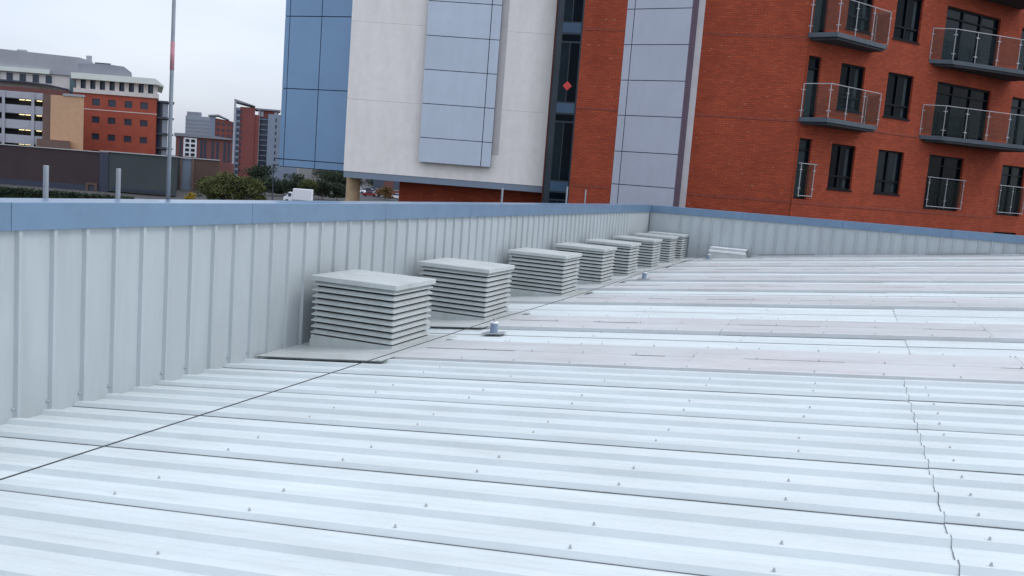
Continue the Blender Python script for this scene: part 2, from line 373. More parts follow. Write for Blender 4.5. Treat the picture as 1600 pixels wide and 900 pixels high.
XR = 15.5
lights_y = [3.40, 6.13, 9.50, 12.20, 14.50, 17.15, 19.55, 22.2]
LW = 1.33
bands = []; y = foot(-16)
for ly in lights_y:
    bands.append((y, ly)); y = ly + LW
if y < YC - 0.02: bands.append((y, YC))
for bi, (ya, yb) in enumerate(bands):
    cuts = [ya] + [foot(m) for m in range(-15, 75) if m % 3 == 2 and ya + 0.15 < foot(m) < yb - 0.1] + [yb]
    xe = 6.75 if bi == 0 else 6.9
    for c0, c1 in zip(cuts, cuts[1:]):
        j = random.uniform(-0.0015, 0.0015)
        sheet("roof_sheet", c0, c1, 0.0, xe + 0.1, 'roof', j)
        sheet("roof_sheet", c0, c1, xe, XR, 'roof', 0.005 + j)
        if c0 > -3 and c0 < 16:
            lap_strip(c0, 0.0, xe, 0.005 if bi == 0 else 0.009)
            lap_strip(c0, xe, XR, 0.006 if bi == 0 else 0.010, z=-DEPTH + 0.006)
        if c0 < 9: end_seal(c0, c1, xe)
for ly in lights_y:
    if ly > YC - 0.5: continue
    hi = 0.012
    ye = min(ly + LW, YC)
    for k in range(2):
        a = ly + k * LW / 2; b = min(a + LW / 2, YC)
        e0 = 0.0 if k == 0 else 0
        prof = [(a, -DEPTH), (a + 0.006, hi)] if k == 0 else [(a, hi), (a + 0.004, hi + 0.006)]
        prof += [(a + 0.03, hi + 0.006), (a + 0.05, hi), ((a + b) / 2 - 0.03, hi), ((a + b) / 2, hi + 0.002), ((a + b) / 2 + 0.03, hi), (b - 0.02, hi)]
        prof += [(b, hi)] if k == 0 else [(b, -DEPTH)]
        for x0, x1, l in ((0.0, 4.82, 0), (4.77, 7.88, 0.003), (7.83, XR, 0.006)):
            sheet("rooflight_sheet", a, b, x0, x1, 'rooflight', l + 0.002, prof=prof, lip=False)
        if ly < 12:
            for x in (4.77, 7.83): end_seal(a, b, x, 0.004, prof=prof)
    lap_strip(ly + LW / 2, 1.7, XR, 0.007, z=hi + 0.004, dashes=True)

# screws (one shared cap mesh)
bm = bmesh.new()
bmesh.ops.create_cone(bm, cap_ends=True, segments=8, radius1=0.009, radius2=0.007, depth=0.004, matrix=Matrix.Translation((0, 0, 0.003)))
bmesh.ops.create_cone(bm, cap_ends=True, segments=6, radius1=0.0055, radius2=0.005, depth=0.010, matrix=Matrix.Translation((0, 0, 0.010)))
scr = obj("screw", bm, 'screw', roof); used = False; cnt = 0
for m in range(-9, 30):
    yy = foot(m) + 0.056
    if any(l - 0.15 < yy < l + LW + 0.05 for l in lights_y): continue
    xs = [2.38, 3.29, 4.20, 5.10, 6.0] if m % 3 in (0, 2) else []
    xs = xs + [6.89] + ([7.8, 8.7, 9.6] if m % 3 in (0, 2) else [])
    for x in xs:
        if yy > 5 and x not in (3.29, 5.10, 6.89): continue
        if random.random() < 0.06: continue
        x += random.uniform(-0.02, 0.02)
        loc = (x, yy + random.uniform(-0.008, 0.008), S * x + (0.004 if x > 6.8 else 0.0) - (0.0 if yy < 3.3 else DEPTH * 0.58))
        if not used: scr.location = loc; used = True
        else: share(scr, "screw", roof, loc)
        cnt += 1
for ly in lights_y[:3]:
    for k in range(3):
        for x in [2.4 + 0.6 * i for i in range(14)]:
            yy = ly + 0.03 + k * (LW - 0.05) / 2
            share(scr, "screw", roof, (x + random.uniform(-0.03, 0.03), yy, S * x + 0.022))
            cnt += 1

# ------------------------------------------------------------------ parapet walls
def rib_profile(s0, s1, ribs, h=0.030, w0=0.034, w1=0.016):
    pts = [(s0, 0.0)]
    for r in ribs:
        if s0 + 0.05 < r < s1 - 0.05: pts += [(r - w0, 0), (r - w1, h), (r + w1, h), (r + w0, 0)]
        elif abs(r - s0) < 0.05: pts = [(s0, h), (r + w1, h), (r + w0, 0)]
        elif abs(r - s1) < 0.05: pts += [(r - w0, 0), (r - w1, h), (s1, h)]
    if pts[-1][0] < s1 - 1e-6: pts.append((s1, 0.0))
    return pts

parA = thing("parapet_wall", (0, -5, -H), label="long grey ribbed parapet wall with blue coping on the left behind the louvred vents", cat="parapet wall")
parB = thing("parapet_wall", (0, YC, -H), label="ribbed grey parapet wall with blue coping across the far end below the red brick flats", cat="parapet wall")
oA = Vector((0, -5, -H)); oB = Vector((0, YC, -H))
ribA = [k * PITCH for k in range(-16, 65)]
edges = [ribA[0]] + ribA[3::3]
for a, b in zip(edges, edges[1:]):
    bm = bmesh.new(); ps = rib_profile(a, b, ribA)
    v0 = [bm.verts.new((h, yy + 5, -0.10)) for yy, h in ps]; v1 = [bm.verts.new((h, yy + 5, H - HB + 0.03)) for yy, h in ps]
    for i in range(len(ps) - 1): bm.faces.new([v0[i], v0[i + 1], v1[i + 1], v1[i]])
    obj("wall_sheet", bm, 'wall', parA)
ylast = edges[-1]
boxes("corner_flashing", 'wall', parA, [(-0.03, 0.006, ylast + 5.0, YC + 5, -0.1, H - HB + 0.03)])
boxes("corner_seal", 'sealshade', parA, [(0.0065, 0.026, YC + 5 - 0.045, YC + 5 - 0.004, 0.0, H - HB + 0.01)])
ribB = [1.04 + k * PITCH for k in range(0, 44)]
edges = [ribB[0]] + ribB[3::3]
for a, b in zip(edges, edges[1:]):
    bm = bmesh.new(); ps = rib_profile(a, b, ribB, 0.040, 0.016, 0.013)
    v0 = [bm.verts.new((x, -h, S * x - 0.1)) for x, h in ps]; v1 = [bm.verts.new((x, -h, H - HB + 0.03)) for x, h in ps]
    for i in range(len(ps) - 1): bm.faces.new([v0[i], v1[i], v1[i + 1], v0[i + 1]])
    obj("wall_sheet", bm, 'wall', parB)
boxes("corner_flashing", 'wall', parB, [(0.0, 1.05, -0.004, 0.03, -0.1, H - HB + 0.03)])
# filler flashing where the roof meets the far wall
for i in range(5):
    x0, x1 = 3.35 + i * 2.4, 3.35 + i * 2.4 + 2.385
    bm = bmesh.new(); prism(bm, [(x0, S * x0 - 0.03), (x1, S * x1 - 0.03), (x1, S * x1 + 0.075), (x0, S * x0 + 0.075)], 'y', -0.036, -0.046)
    obj("base_flashing", bm, 'rooflight', parB)
    if i % 2 == 0 or i == 3:
        bm = bmesh.new(); a0, a1 = x0 + 0.2, x1 - 0.5
        prism(bm, [(a0, S * a0 + 0.072), (a1, S * a1 + 0.072), (a1, S * a1 + 0.087), (a0, S * a0 + 0.087)], 'y', -0.034, -0.050); obj("lap_dark_strip", bm, 'sealshade', parB)
# screws at the foot of wall A
bmS = bmesh.new(); bmesh.ops.create_uvsphere(bmS, u_segments=8, v_segments=5, radius=0.012)
ws = obj("wall_screw", bmS, 'screw', parA); first = True
for m in range(0, 13):
    if m % 3 == 1 and m > 3: continue
    loc = (0.008, foot(m) + 0.06 + 5, 0.075)
    if first: ws.location = loc; first = False
    else: share(ws, "wall_screw", parA, loc)
# copings in lengths
def coping_lenA(y0, y1):
    bm = bmesh.new()
    prism(bm, [(0.045, -HB), (0.045, -0.004), (0.041, 0.0), (-0.334, 0.006), (-0.338, 0.002), (-0.338, -0.15), (-0.30, -0.15), (-0.30, -0.02), (0.0, -0.02), (0.0, -HB + 0.004), (0.030, -HB)], 'y', y0 + 5, y1 + 5)
    for v in bm.verts:
        x, yy, z = v.co; v.co = (x, yy, z + H)
    return obj("coping", bm, 'coping', parA, bevel=0.003)
yy = -5.0
for L in (1.9, 3, 3, 3, 3, 3, 3, 3, 3, 3): 
    e = min(yy + L - 0.004, YC - 0.0475)
    if e > yy + 0.2: coping_lenA(yy, e)
    yy += L
boxes("coping_corner", 'coping', parA, [(-0.338, 0.044, YC + 5 - 0.0475, YC + 5 + 0.334, H - HB + 0.001, H + 0.002)], bevel=0.003)
xx = 0.0455
for L in (2.9, 3, 3, 3, 3):
    bm = bmesh.new()
    prism(bm, [(-0.045, -HB), (-0.045, -0.004), (-0.041, 0.0), (0.334, 0.006), (0.338, 0.002), (0.338, -0.15), (0.30, -0.15), (0.30, -0.02), (0.0, -0.02), (0.0, -HB + 0.004), (-0.030, -HB)], 'x', xx, xx + L - 0.004)
    for v in bm.verts: v.co.z += H
    obj("coping", bm, 'coping', parB, bevel=0.003); xx += L
# outer faces of the warehouse under the parapet
boxes("outer_cladding", 'wall', parA, [(-0.30, -0.25, 0, YC + 5.3, GZ + H, H - 0.16)])
boxes("outer_cladding", 'wall', parB, [(0.05, 15.5, 0.25, 0.30, GZ + H, H - 0.16)])
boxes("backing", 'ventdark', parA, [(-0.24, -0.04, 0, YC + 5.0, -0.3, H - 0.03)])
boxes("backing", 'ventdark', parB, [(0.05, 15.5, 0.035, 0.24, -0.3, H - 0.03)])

# ------------------------------------------------------------------ louvred roof vents
def make_vent():
    t = thing("roof_vent")
    X0, X1, D = 0.225, 1.335, 1.0           # box in plan, near edge at local y=0
    zt = -0.84 + H                          # lid top above thing base (base z = -H)
    o = boxes("lid", 'vent', t, [(X0 - 0.026, X1 + 0.026, -0.026, D + 0.026, zt - 0.062, zt)], bevel=0.006)
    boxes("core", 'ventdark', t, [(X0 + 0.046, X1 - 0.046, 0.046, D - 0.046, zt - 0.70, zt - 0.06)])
    n = 9; p = 0.0735; src = None
    bm = bmesh.new()
    sec = [(0.040, 0.0), (0.020, -0.016), (0.018, -0.024), (0.0, -0.030), (0.0, -0.047), (0.006, -0.047), (0.050, -0.012)]   # inset, dz
    rings = [[bm.verts.new(c) for c in ((X0 + i, i, z), (X1 - i, i, z), (X1 - i, D - i, z), (X0 + i, D - i, z))] for i, z in sec]
    for a in range(len(rings)):
        ra, rb = rings[a], rings[(a + 1) % len(rings)]
        for k in range(4): bm.faces.new([ra[k], ra[(k + 1) % 4], rb[(k + 1) % 4], rb[k]])
    b0 = obj("louvre_blade", bm, 'vent', t, loc=(0, 0, zt - 0.066))
    for i in range(1, n): share(b0, "louvre_blade", t, (0, 0, zt - 0.066 - i * p))
    zb = zt - 0.066 - (n - 1) * p - 0.070
    boxes("upstand", 'vent', t, [(X0 - 0.004, X1 + 0.004, -0.004, D + 0.004, -0.02, zb - 0.05)])
    boxes("upstand_collar", 'vent', t, [(X0 + 0.004, X1 - 0.004, 0.004, D - 0.004, zb - 0.05, zb + 0.002)])
    bm = bmesh.new()
    fx0, fx1, fy0, fy1 = 0.03, 1.62, -0.78, D + 0.22
    for x in (fx0, fx1): pass
    pts = [(fx0, S * fx0 + 0.010), (fx1, S * fx1 + 0.010), (fx1, S * fx1 + 0.016), (fx0, S * fx0 + 0.016)]
    prism(bm, pts, 'y', fy0, fy1)
    obj("flashing_sheet", bm, 'vent', t)
    bm = bmesh.new(); a, b = fx0 + 0.02, fx1 - 0.01
    prism(bm, [(a, S * a - 0.001), (b, S * b - 0.001), (b, S * b + 0.0095), (a, S * a + 0.0095)], 'y', fy0 + 0.004, fy0 + 0.02); obj("flashing_shadow", bm, 'sealshade', t)  # dark strip drawing the shadow under the flashing's front edge
    bm = bmesh.new()
    prism(bm, [(fx1 - 0.045, S * fx1 + 0.008), (fx1 + 0.006, S * fx1 + 0.012), (fx1 + 0.006, S * fx1 + 0.028), (fx1 - 0.045, S * fx1 + 0.024)], 'y', fy0 - 0.01, fy0 + 0.05); obj("flashing_clip", bm, 'vent', t)
    return t
v0 = make_vent()
VY = [3.876, 6.706, 10.43, 13.2, 15.65, 18.36, 20.80, 22.68]
VL = ["nearest and largest looking louvred grey roof vent, closest to the camera by the left parapet",
      "second louvred grey roof vent from the camera, just behind the small blue cable post",
      "third louvred grey roof vent from the camera, between the nearer pair and the far row",
      "fourth louvred grey roof vent from the camera, before the cable meets the second post",
      "fifth louvred grey roof vent from the camera, level with the second cable post",
      "sixth louvred grey roof vent from the camera, third from the far end of the row",
      "seventh louvred grey roof vent from the camera, last but one in the row",
      "eighth and farthest louvred grey roof vent, tucked in the far parapet corner"]
for i, vy in enumerate(VY):
    t = v0 if i == 0 else copy_tree(v0)
    t.location = (0, vy, -H)
    if i == 7:
        for ch in t.children:
            if ch.name.startswith("flashing_sheet") or ch.name.startswith("flashing"): pass
    tag(t, VL[i], "roof vent", "louvred roof vents along the left parapet")

# ------------------------------------------------------------------ cable posts and cable
def make_cpost():
    t = thing("cable_post")
    bm = bmesh.new(); prism(bm, [(-0.14, -0.14 * S), (0.14, 0.14 * S), (0.14, 0.14 * S + 0.006), (-0.14, -0.14 * S + 0.006)], 'y', -0.11, 0.11); obj("base_plate", bm, 'galv', t)
    bm = bmesh.new(); tube(bm, [(0, 0, 0), (0, 0, 0.135)], 0.050, 16); obj("tube", bm, 'bluepaint', t, smooth=False)
    bm = bmesh.new(); tube(bm, [(0, 0, 0.135), (0, 0, 0.152)], 0.053, 16); obj("cap", bm, 'bright', t)
    bm = bmesh.new(); tube(bm, [(0, 0, 0.152), (0, 0, 0.178)], 0.015, 8)
    tube(bm, [(0, -0.022, 0.182), (0, 0.022, 0.182)], 0.014, 8); obj("cable_eye", bm, 'galv', t)
    for sx, sy in ((1, 1), (1, -1), (-1, 1), (-1, -1)):
        bm = bmesh.new(); tube(bm, [(sx * 0.11, sy * 0.085, sx * 0.11 * S + 0.006), (sx * 0.11, sy * 0.085, sx * 0.11 * S + 0.016)], 0.010, 6); obj("bolt", bm, 'screw', t)
    return t
c0 = make_cpost()
CP = [(1.95, 5.52), (1.95, 14.60), (2.20, 22.55)]
CL = ["nearest short blue grey cable post, standing beside the second roof vent",
      "middle short cable post standing on the roof beside the fifth roof vent",
      "farthest short cable post, next to the low metal hatch by the far wall"]
for i, (x, y) in enumerate(CP):
    t = c0 if i == 0 else copy_tree(c0)
    t.location = (x, y, crest(x) + (0.0 if i == 0 else 0.020)); tag(t, CL[i], "cable post", "cable posts on the roof")
cz = 0.182
pts = [(1.93, -9.0), (1.95, -3.6)]
bm = bmesh.new()
path = [(1.93, -9.0), CP[0], CP[1], CP[2]]
full = []
for (xa, ya), (xb, yb), sag in zip(path, path[1:], (0.02, 0.035, 0.03)):
    for k in range(12):
        f = k / 12; x = xa + (xb - xa) * f; y = ya + (yb - ya) * f
        full.append((x, y, crest(x) + cz - 4 * sag * f * (1 - f)))
full.append((CP[2][0], CP[2][1], crest(CP[2][0]) + cz))
tube(bm, full, 0.0045, 6)
tag(obj("safety_cable", bm, 'cable'), "thin dark safety cable stretched low over the white roof along the vents", "cable")

# low hatch by the far wall
t = thing("roof_hatch", (2.14, 23.10, crest(2.14)), label="low grey hatch box with bright aluminium strips at the foot of the far wall", cat="roof hatch")
bm = bmesh.new(); prism(bm, [(0, -0.03), (1.10, 0.09), (1.10, 0.245), (0, 0.235)], 'y', 0.0, 0.60); obj("upstand", bm, 'vent', t)
boxes("hatch_panel", 'vent', t, [(0.0, 1.10, 0.03, 0.6, 0.295, 0.365)])
boxes("trim_strip", 'bright', t, [(-0.02, 1.11, -0.03, 0.03, 0.236, 0.258)], bevel=0.004)
boxes("trim_strip", 'bright', t, [(-0.02, 1.11, -0.02, 0.03, 0.268, 0.294)], bevel=0.004)
boxes("top_edge", 'bright', t, [(0.0, 1.10, 0.02, 0.61, 0.366, 0.378)])
boxes("handle", 'sealshade', t, [(1.10, 1.17, 0.0, 0.05, 0.30, 0.33)])

# posts standing on the outside of the long parapet
POSTS = [(0.61, 0.285, "short grey post behind the left parapet, nearest the left edge of the photo", 0.023),
         (1.43, 0.29, "short grey post behind the left parapet, just left of the tall pole", 0.022),
         (11.45, 0.29, "short pale post behind the parapet in front of the dark brick base wall", 0.020),
         (15.78, 0.40, "short pale post behind the parapet in front of the dark glazed strip", 0.020),
         (17.42, 0.36, "short pale post behind the parapet in front of the narrow brick pier", 0.018)]
for y, zt, lab, r in POSTS:
    t = thing("parapet_post", (-0.40, y, -0.55), label=lab, cat="post", group="short posts behind the left parapet")
    bm = bmesh.new(); tube(bm, [(0, 0, 0), (0, 0, zt + 0.55)], r, 12); obj("shaft", bm, 'post', t, bevel=0.003)
    boxes("wall_bracket", 'galv', t, [(-0.03, 0.10, -0.03, 0.03, 0.05, 0.11)])
    boxes("wall_bracket", 'galv', t, [(-0.03, 0.10, -0.03, 0.03, 0.28, 0.34)])
t = thing("tall_pole", (-0.40, 2.10, -0.9), label="tall thin grey pole with a faded red band rising behind the left parapet", cat="pole")
bm = bmesh.new(); tube(bm, [(0, 0, 0), (0, 0, 6.0)], 0.023, 12, r1=0.014); obj("shaft", bm, 'post', t, smooth=True)
bm = bmesh.new(); tube(bm, [(0, 0, 2.20), (0, 0, 2.48)], 0.0215, 12); obj("red_band", bm, 'redband', t, smooth=True)
boxes("wall_bracket", 'galv', t, [(-0.03, 0.10, -0.03, 0.03, 0.30, 0.37)])
boxes("wall_bracket", 'galv', t, [(-0.03, 0.10, -0.03, 0.03, 0.62, 0.69)])

# ------------------------------------------------------------------ neighbouring flats
ZT = 13.5
flats = thing("apartment_block", (4.17, 27.69, GZ), label="large faceted apartment block of red brick, white render and blue panels beyond the far parapet", cat="apartment block")
O = Vector((4.17, 27.69, GZ))
def wpt(ox, oy, head, u, v):
    c, s = math.cos(R(head)), math.sin(R(head)); return (ox + u * c - v * s, oy + u * s + v * c)
def facet(o, ox, oy, head, zb=GZ):
    """put a child mesh built in facet coordinates (u, v, z above ground) into the block"""
    o.location = (ox - O.x, oy - O.y, 0); o.rotation_euler = (0, 0, R(head)); return o
BR = (4.20, 27.73, 8.0); RT = (4.15, 27.65, 50.0); WH = (-4.91, 27.18, 17.0); BL = (-13.31, 26.63, 0.0)
def fbox(name, m, F, lst, parent=flats, bevel=0, kind=None):
    o = boxes(name, m, parent, lst, zb=GZ, bevel=bevel, kind=kind)
    if parent is flats: facet(o, *F)
    return o

# left brick plane: pier left of bay, and the broad panel right of it
holesB = [(-8.98, -7.97, GZ + 0.3, ZT)]
o = wall_with_holes("brick_wall", 'brick', flats, -8.985, -0.02, GZ, ZT, holesB, 0.0, 0.22, GZ); facet(o, *BR)
for z in (0.44, 3.26, 6.08, 8.9):
    fbox("string_course", 'brickdark', BR, [(-3.68, -0.03, -0.012, 0.0, z - 0.04, z + 0.04)])
    fbox("string_course", 'brickdark', BR, [(-7.95, -6.47, -0.012, 0.0, z - 0.04, z + 0.04)])
# dark glazed strip
zz = -7.2; k = 0
sp = [(0.15, 0.55), (3.03, 3.43), (5.91, 6.31), (8.79, 9.19), (11.6, 12.0), (-2.75, -2.35), (-5.6, -5.2)]
strip = fbox("strip_return", 'frame', BR, [(-9.0, -8.981, 0.0, 2.5, GZ + 0.3, ZT)])
strip = fbox("glazed_strip", 'navy', BR, [(-8.98, -7.97, 0.10, 0.22, GZ + 0.3, ZT)])
for a, b in sorted(sp):
    fbox("spandrel_pane", 'spandrel', BR, [(-8.72, -8.05, 0.075, 0.0995, a + 0.03, b - 0.03)])
    c = a - 0.30; d = b - 2.88 + 0.05
    fbox("glass_pane", 'pane', BR, [(-8.72, -8.05, 0.08, 0.0995, c + 0.03, a - 0.03)])
    fbox("glass_pane", 'panelit', BR, [(-8.72, -8.42, 0.08, 0.0995, b - 2.88 + 0.03, c - 0.03)])
    fbox("glass_pane", 'pane', BR, [(-8.38, -8.05, 0.08, 0.0995, b - 2.88 + 0.03, c - 0.03)])
bm = bmesh.new(); prism(bm, [(-8.38, 3.86), (-8.21, 4.03), (-8.38, 4.20), (-8.55, 4.03)], 'y', 0.060, 0.074)
facet(obj("diamond_sticker", bm, 'sticker', flats, zb=GZ), *BR)

# wedge bay on the brick (left edge at the wall, right edge standing out)
hb = 15.5
bay = thing("window_bay"); bay.parent = flats; bay.location = (BR[0] - O.x + (-6.43) * math.cos(R(8)), BR[1] - O.y + (-6.43) * math.sin(R(8)), 0); bay.rotation_euler = (0, 0, R(8 - hb))
bl = 2.33 / math.cos(R(hb)); zr = [GZ + 0.3, -6.9, -5.65, -4.4, -3.15, -1.9, -0.65, 0.60, 1.79, 3.08, 4.33, 5.58, 6.82, 8.05, 9.3, 10.55, 11.8, 13.1]
bm = bmesh.new(); dd = 2.33 * math.tan(R(hb)) * math.cos(R(hb))
prism(bm, [(0.0, 0.008), (bl - 0.01, 0.008), (bl - 0.01 + bl * 0, dd * 1.0 + 0.0), ], 'z', 0.3, ZT - GZ - 0.4)
obj("bay_backing", bm, 'joint', bay)
for z0, z1 in zip(zr, zr[1:]):
    boxes("cladding_panel", 'silver2', bay, [(0.012, 0.285, -0.02, 0.007, z0 + 0.014, z1 - 0.014)], zb=GZ)
    boxes("cladding_panel", 'silver2', bay, [(0.315, bl - 0.01, -0.02, 0.007, z0 + 0.014, z1 - 0.014)], zb=GZ)
boxes("bay_side_strip", 'purple', bay, [(bl - 0.009, bl + 0.03, -0.018, dd * 1.05, 0.3, ZT - GZ - 0.4)])
fbox("white_trim", 'whiteside', BR, [(-4.09, -3.70, -0.10, 0.0, GZ, ZT - 0.2)])

# white rendered slab with chamfered right edge
bm = bmesh.new(); prev = None
zj = [0.30, 3.05, 5.95, 8.85, 11.75, ZT]
for a, b in zip(zj, zj[1:]):
    bm = bmesh.new(); prism(bm, [(-7.74, 0.0), (0.14, 0.0), (0.36, 0.28), (0.36, 0.9), (-7.74, 0.9)], 'z', a + 0.003, b - 0.003)
    facet(obj("render_panel", bm, 'white', flats, zb=GZ), *WH)
fbox("block_core", 'whiteside', WH, [(-7.70, -0.4, 0.902, 9.0, 0.30, ZT - 0.1)])
fbox("soffit_fascia", 'greyblue', WH, [(-7.73, -0.02, 0.02, 0.25, 0.06, 0.296)])
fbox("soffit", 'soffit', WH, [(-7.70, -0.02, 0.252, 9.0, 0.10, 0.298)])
o = wall_with_holes("base_wall", 'brick', flats, -5.74, 0.4, GZ, 0.098, [], 1.1, 0.1, GZ); facet(o, *WH)
fbox("base_core", 'brickdark', WH, [(-5.73, 0.4, 1.11, 8.8, GZ, 0.096)])
# bay on the white slab
bay1 = thing("window_bay"); bay1.parent = flats; bay1.location = (WH[0] - O.x, WH[1] - O.y, 0); bay1.rotation_euler = (0, 0, R(17))
boxes("bay_backing", 'joint', bay1, [(-4.79, -2.06, -0.27, -0.002, 0.88, ZT - 0.3)], zb=GZ)
z1s = [0.86, 1.79, 3.06, 4.32, 5.57, 6.83, 8.08, 9.33, 10.6, 11.85, 13.1]
for a, b in zip(z1s, z1s[1:]):
    boxes("cladding_panel", 'silver', bay1, [(-4.80, -2.435, -0.29, -0.2705, a + 0.014, b - 0.014)], zb=GZ)
    boxes("cladding_panel", 'silver', bay1, [(-2.405, -2.05, -0.29, -0.2705, a + 0.014, b - 0.014)], zb=GZ)
boxes("bay_side_strip", 'whiteside', bay1, [(-2.03, -1.80, -0.02, -0.001, 1.38, ZT - 0.3)], zb=GZ)  # flat grey strip, its darker colour standing in for a shadowed recess

# blue panelled wing on the left
fbox("blue_wing_core", 'joint', BL, [(-3.18, 0.25, 0.02, 9.0, 0.26, ZT)])
us = [-3.19, -2.955, -1.43, 0.24]; zs = [0.27, 0.585, 3.49, 6.41, 9.33, 12.25]
for a, b in zip(zs, zs[1:]):
    for c, d in zip(us, us[1:]):
        fbox("blue_panel", 'blue', BL, [(c + 0.018, d - 0.018, -0.01, 0.018, a + 0.018, b - 0.018)])
    fbox("blue_panel", 'blue', BL, [(-3.205, -3.182, 0.02, 4.0, a + 0.018, b - 0.018)])
fbox("blue_wing_fin", 'joint', BL, [(-3.40, -3.10, -0.03, -0.0105, 0.565, 0.605)])
bm = bmesh.new(); tube(bm, [(0, 0, 0), (0, 0, 0.26 - GZ)], 0.27, 24)
col_o = obj("support_column", bm, 'tan', flats, smooth=False); x, y = wpt(*WH, -7.55, 0.9); col_o.location = (x - O.x, y - O.y, 0)

# right facade, turned away to the right
FFL = [0.52, 3.34, 6.16, 8.98]
holesR = []; winlist = []
for i, f in enumerate([-2.30] + FFL):
    dz = f - 0.52
    for a, b in ((1.68, 2.94), (4.18, 5.63)): winlist.append((a, b, 1.03 + dz, 2.63 + dz, 'window'))
    winlist.append((0.0 + 0.03, 0.68, f + 0.05, 2.68 + dz, 'door'))
    if i <= 1: winlist.append((7.12, 9.27, f + 0.05, 2.68 + dz, 'wide'))
    else: winlist.append((7.03, 10.38, f + 0.05, 2.68 + dz - 0.05, 'wide'))
winlist = [wd for wd in winlist if wd[3] < ZT]
o = wall_with_holes("brick_wall", 'brick', flats, 0.0, 11.6, GZ, ZT, [wd[:4] for wd in winlist], 0.0, 0.16, GZ); facet(o, *RT)
for z in (0.44, 3.26):
    segs = [(0.02, 11.58)] if z < 1 else [(10.42, 11.58), (3.6, 6.3)]
    for a, b in segs: fbox("string_course", 'brickdark', RT, [(a, b, -0.012, 0.0, z - 0.035, z + 0.035)])
def mk_window(a, b, c, d, kind, F=RT, v=0.16):
    t = thing("window" if kind == 'window' else "glazed_door"); t.parent = flats; facet(t, *F)
    w_ = b - a; fr = []
    y0, y1 = v - 0.075, v - 0.01
    fr += [(a, a + 0.055, y0, y1, c, d), (b - 0.055, b, y0, y1, c, d), (a + 0.055, b - 0.055, y0, y1, c, c + 0.06), (a + 0.055, b - 0.055, y0, y1, d - 0.06, d)]
    if kind == 'window':
        mu = a + w_ * 0.47; tr = c + 0.46
        fr += [(mu - 0.035, mu + 0.035, y0 - 0.004, y1, c + 0.06, d - 0.06), (a + 0.055, mu - 0.035, y0 - 0.002, y1, tr - 0.035, tr + 0.035), (mu + 0.035, b - 0.055, y0 - 0.002, y1, tr - 0.035, tr + 0.035)]
    else:
        n = max(1, round(w_ / 1.1))
        for k in range(1, n): fr.append((a + w_ * k / n - 0.04, a + w_ * k / n + 0.04, y0 - 0.004, y1, c + 0.06, d - 0.06))
        fr.append((a + 0.055, b - 0.055, y0 + 0.004, y1, d - 0.42, d - 0.37))
    boxes("frame", 'frame', t, fr, zb=GZ)
    boxes("pane", 'pane' if random.random() < 0.7 else 'panelit', t, [(a + 0.01, b - 0.01, y1 - 0.004, y1 + 0.006, c + 0.01, d - 0.01)], zb=GZ)
    if kind == 'window':
        boxes("sill", 'frame', t, [(a - 0.03, b + 0.03, -0.03, v - 0.08, c - 0.05, c - 0.002)], zb=GZ)
        boxes("curtain", 'curtain', t, [(b - 0.36, b - 0.20, y1 - 0.012, y1 - 0.0045, c + 0.07, d - 0.12)], zb=GZ)
    elif w_ < 1:
        boxes("curtain", 'curtain', t, [(a + 0.14, b - 0.16, y1 - 0.012, y1 - 0.0045, c + 0.07, d - 0.48)], zb=GZ)
    return t
for wd in winlist:
    if wd[2] > -3.5: mk_window(*wd)
    else: fbox("window_blank", 'pane', RT, [(wd[0], wd[1], 0.14, 0.155, wd[2], wd[3])])
fbox("block_core", 'brickdark', RT, [(0.3, 11.5, 0.17, 7.0, GZ, ZT - 0.1)])
fbox("block_core", 'brickdark', BR, [(-8.9, -0.6, 0.23, 7.0, GZ, ZT - 0.1)])
# recessed end facade
RE = (*wpt(*RT, 11.6, 0.45), 50.0)
RW = [(0.95, 2.6, f + 0.05, f + 2.16, 'door2') for f in [-2.30] + FFL if f + 2.16 < ZT] 
o = wall_with_holes("brick_wall", 'brick', flats, 0.0, 7.0, GZ, ZT, [r[:4] for r in RW], 0.0, 0.16, GZ); facet(o, *RE)
for r in RW: mk_window(*r, F=RE)
fbox("brick_return", 'brick', RT, [(11.45, 11.598, 0.002, 0.60, GZ, ZT)])
fbox("block_core", 'brickdark', RE, [(0.1, 6.9, 0.17, 6.0, GZ, ZT - 0.1)])

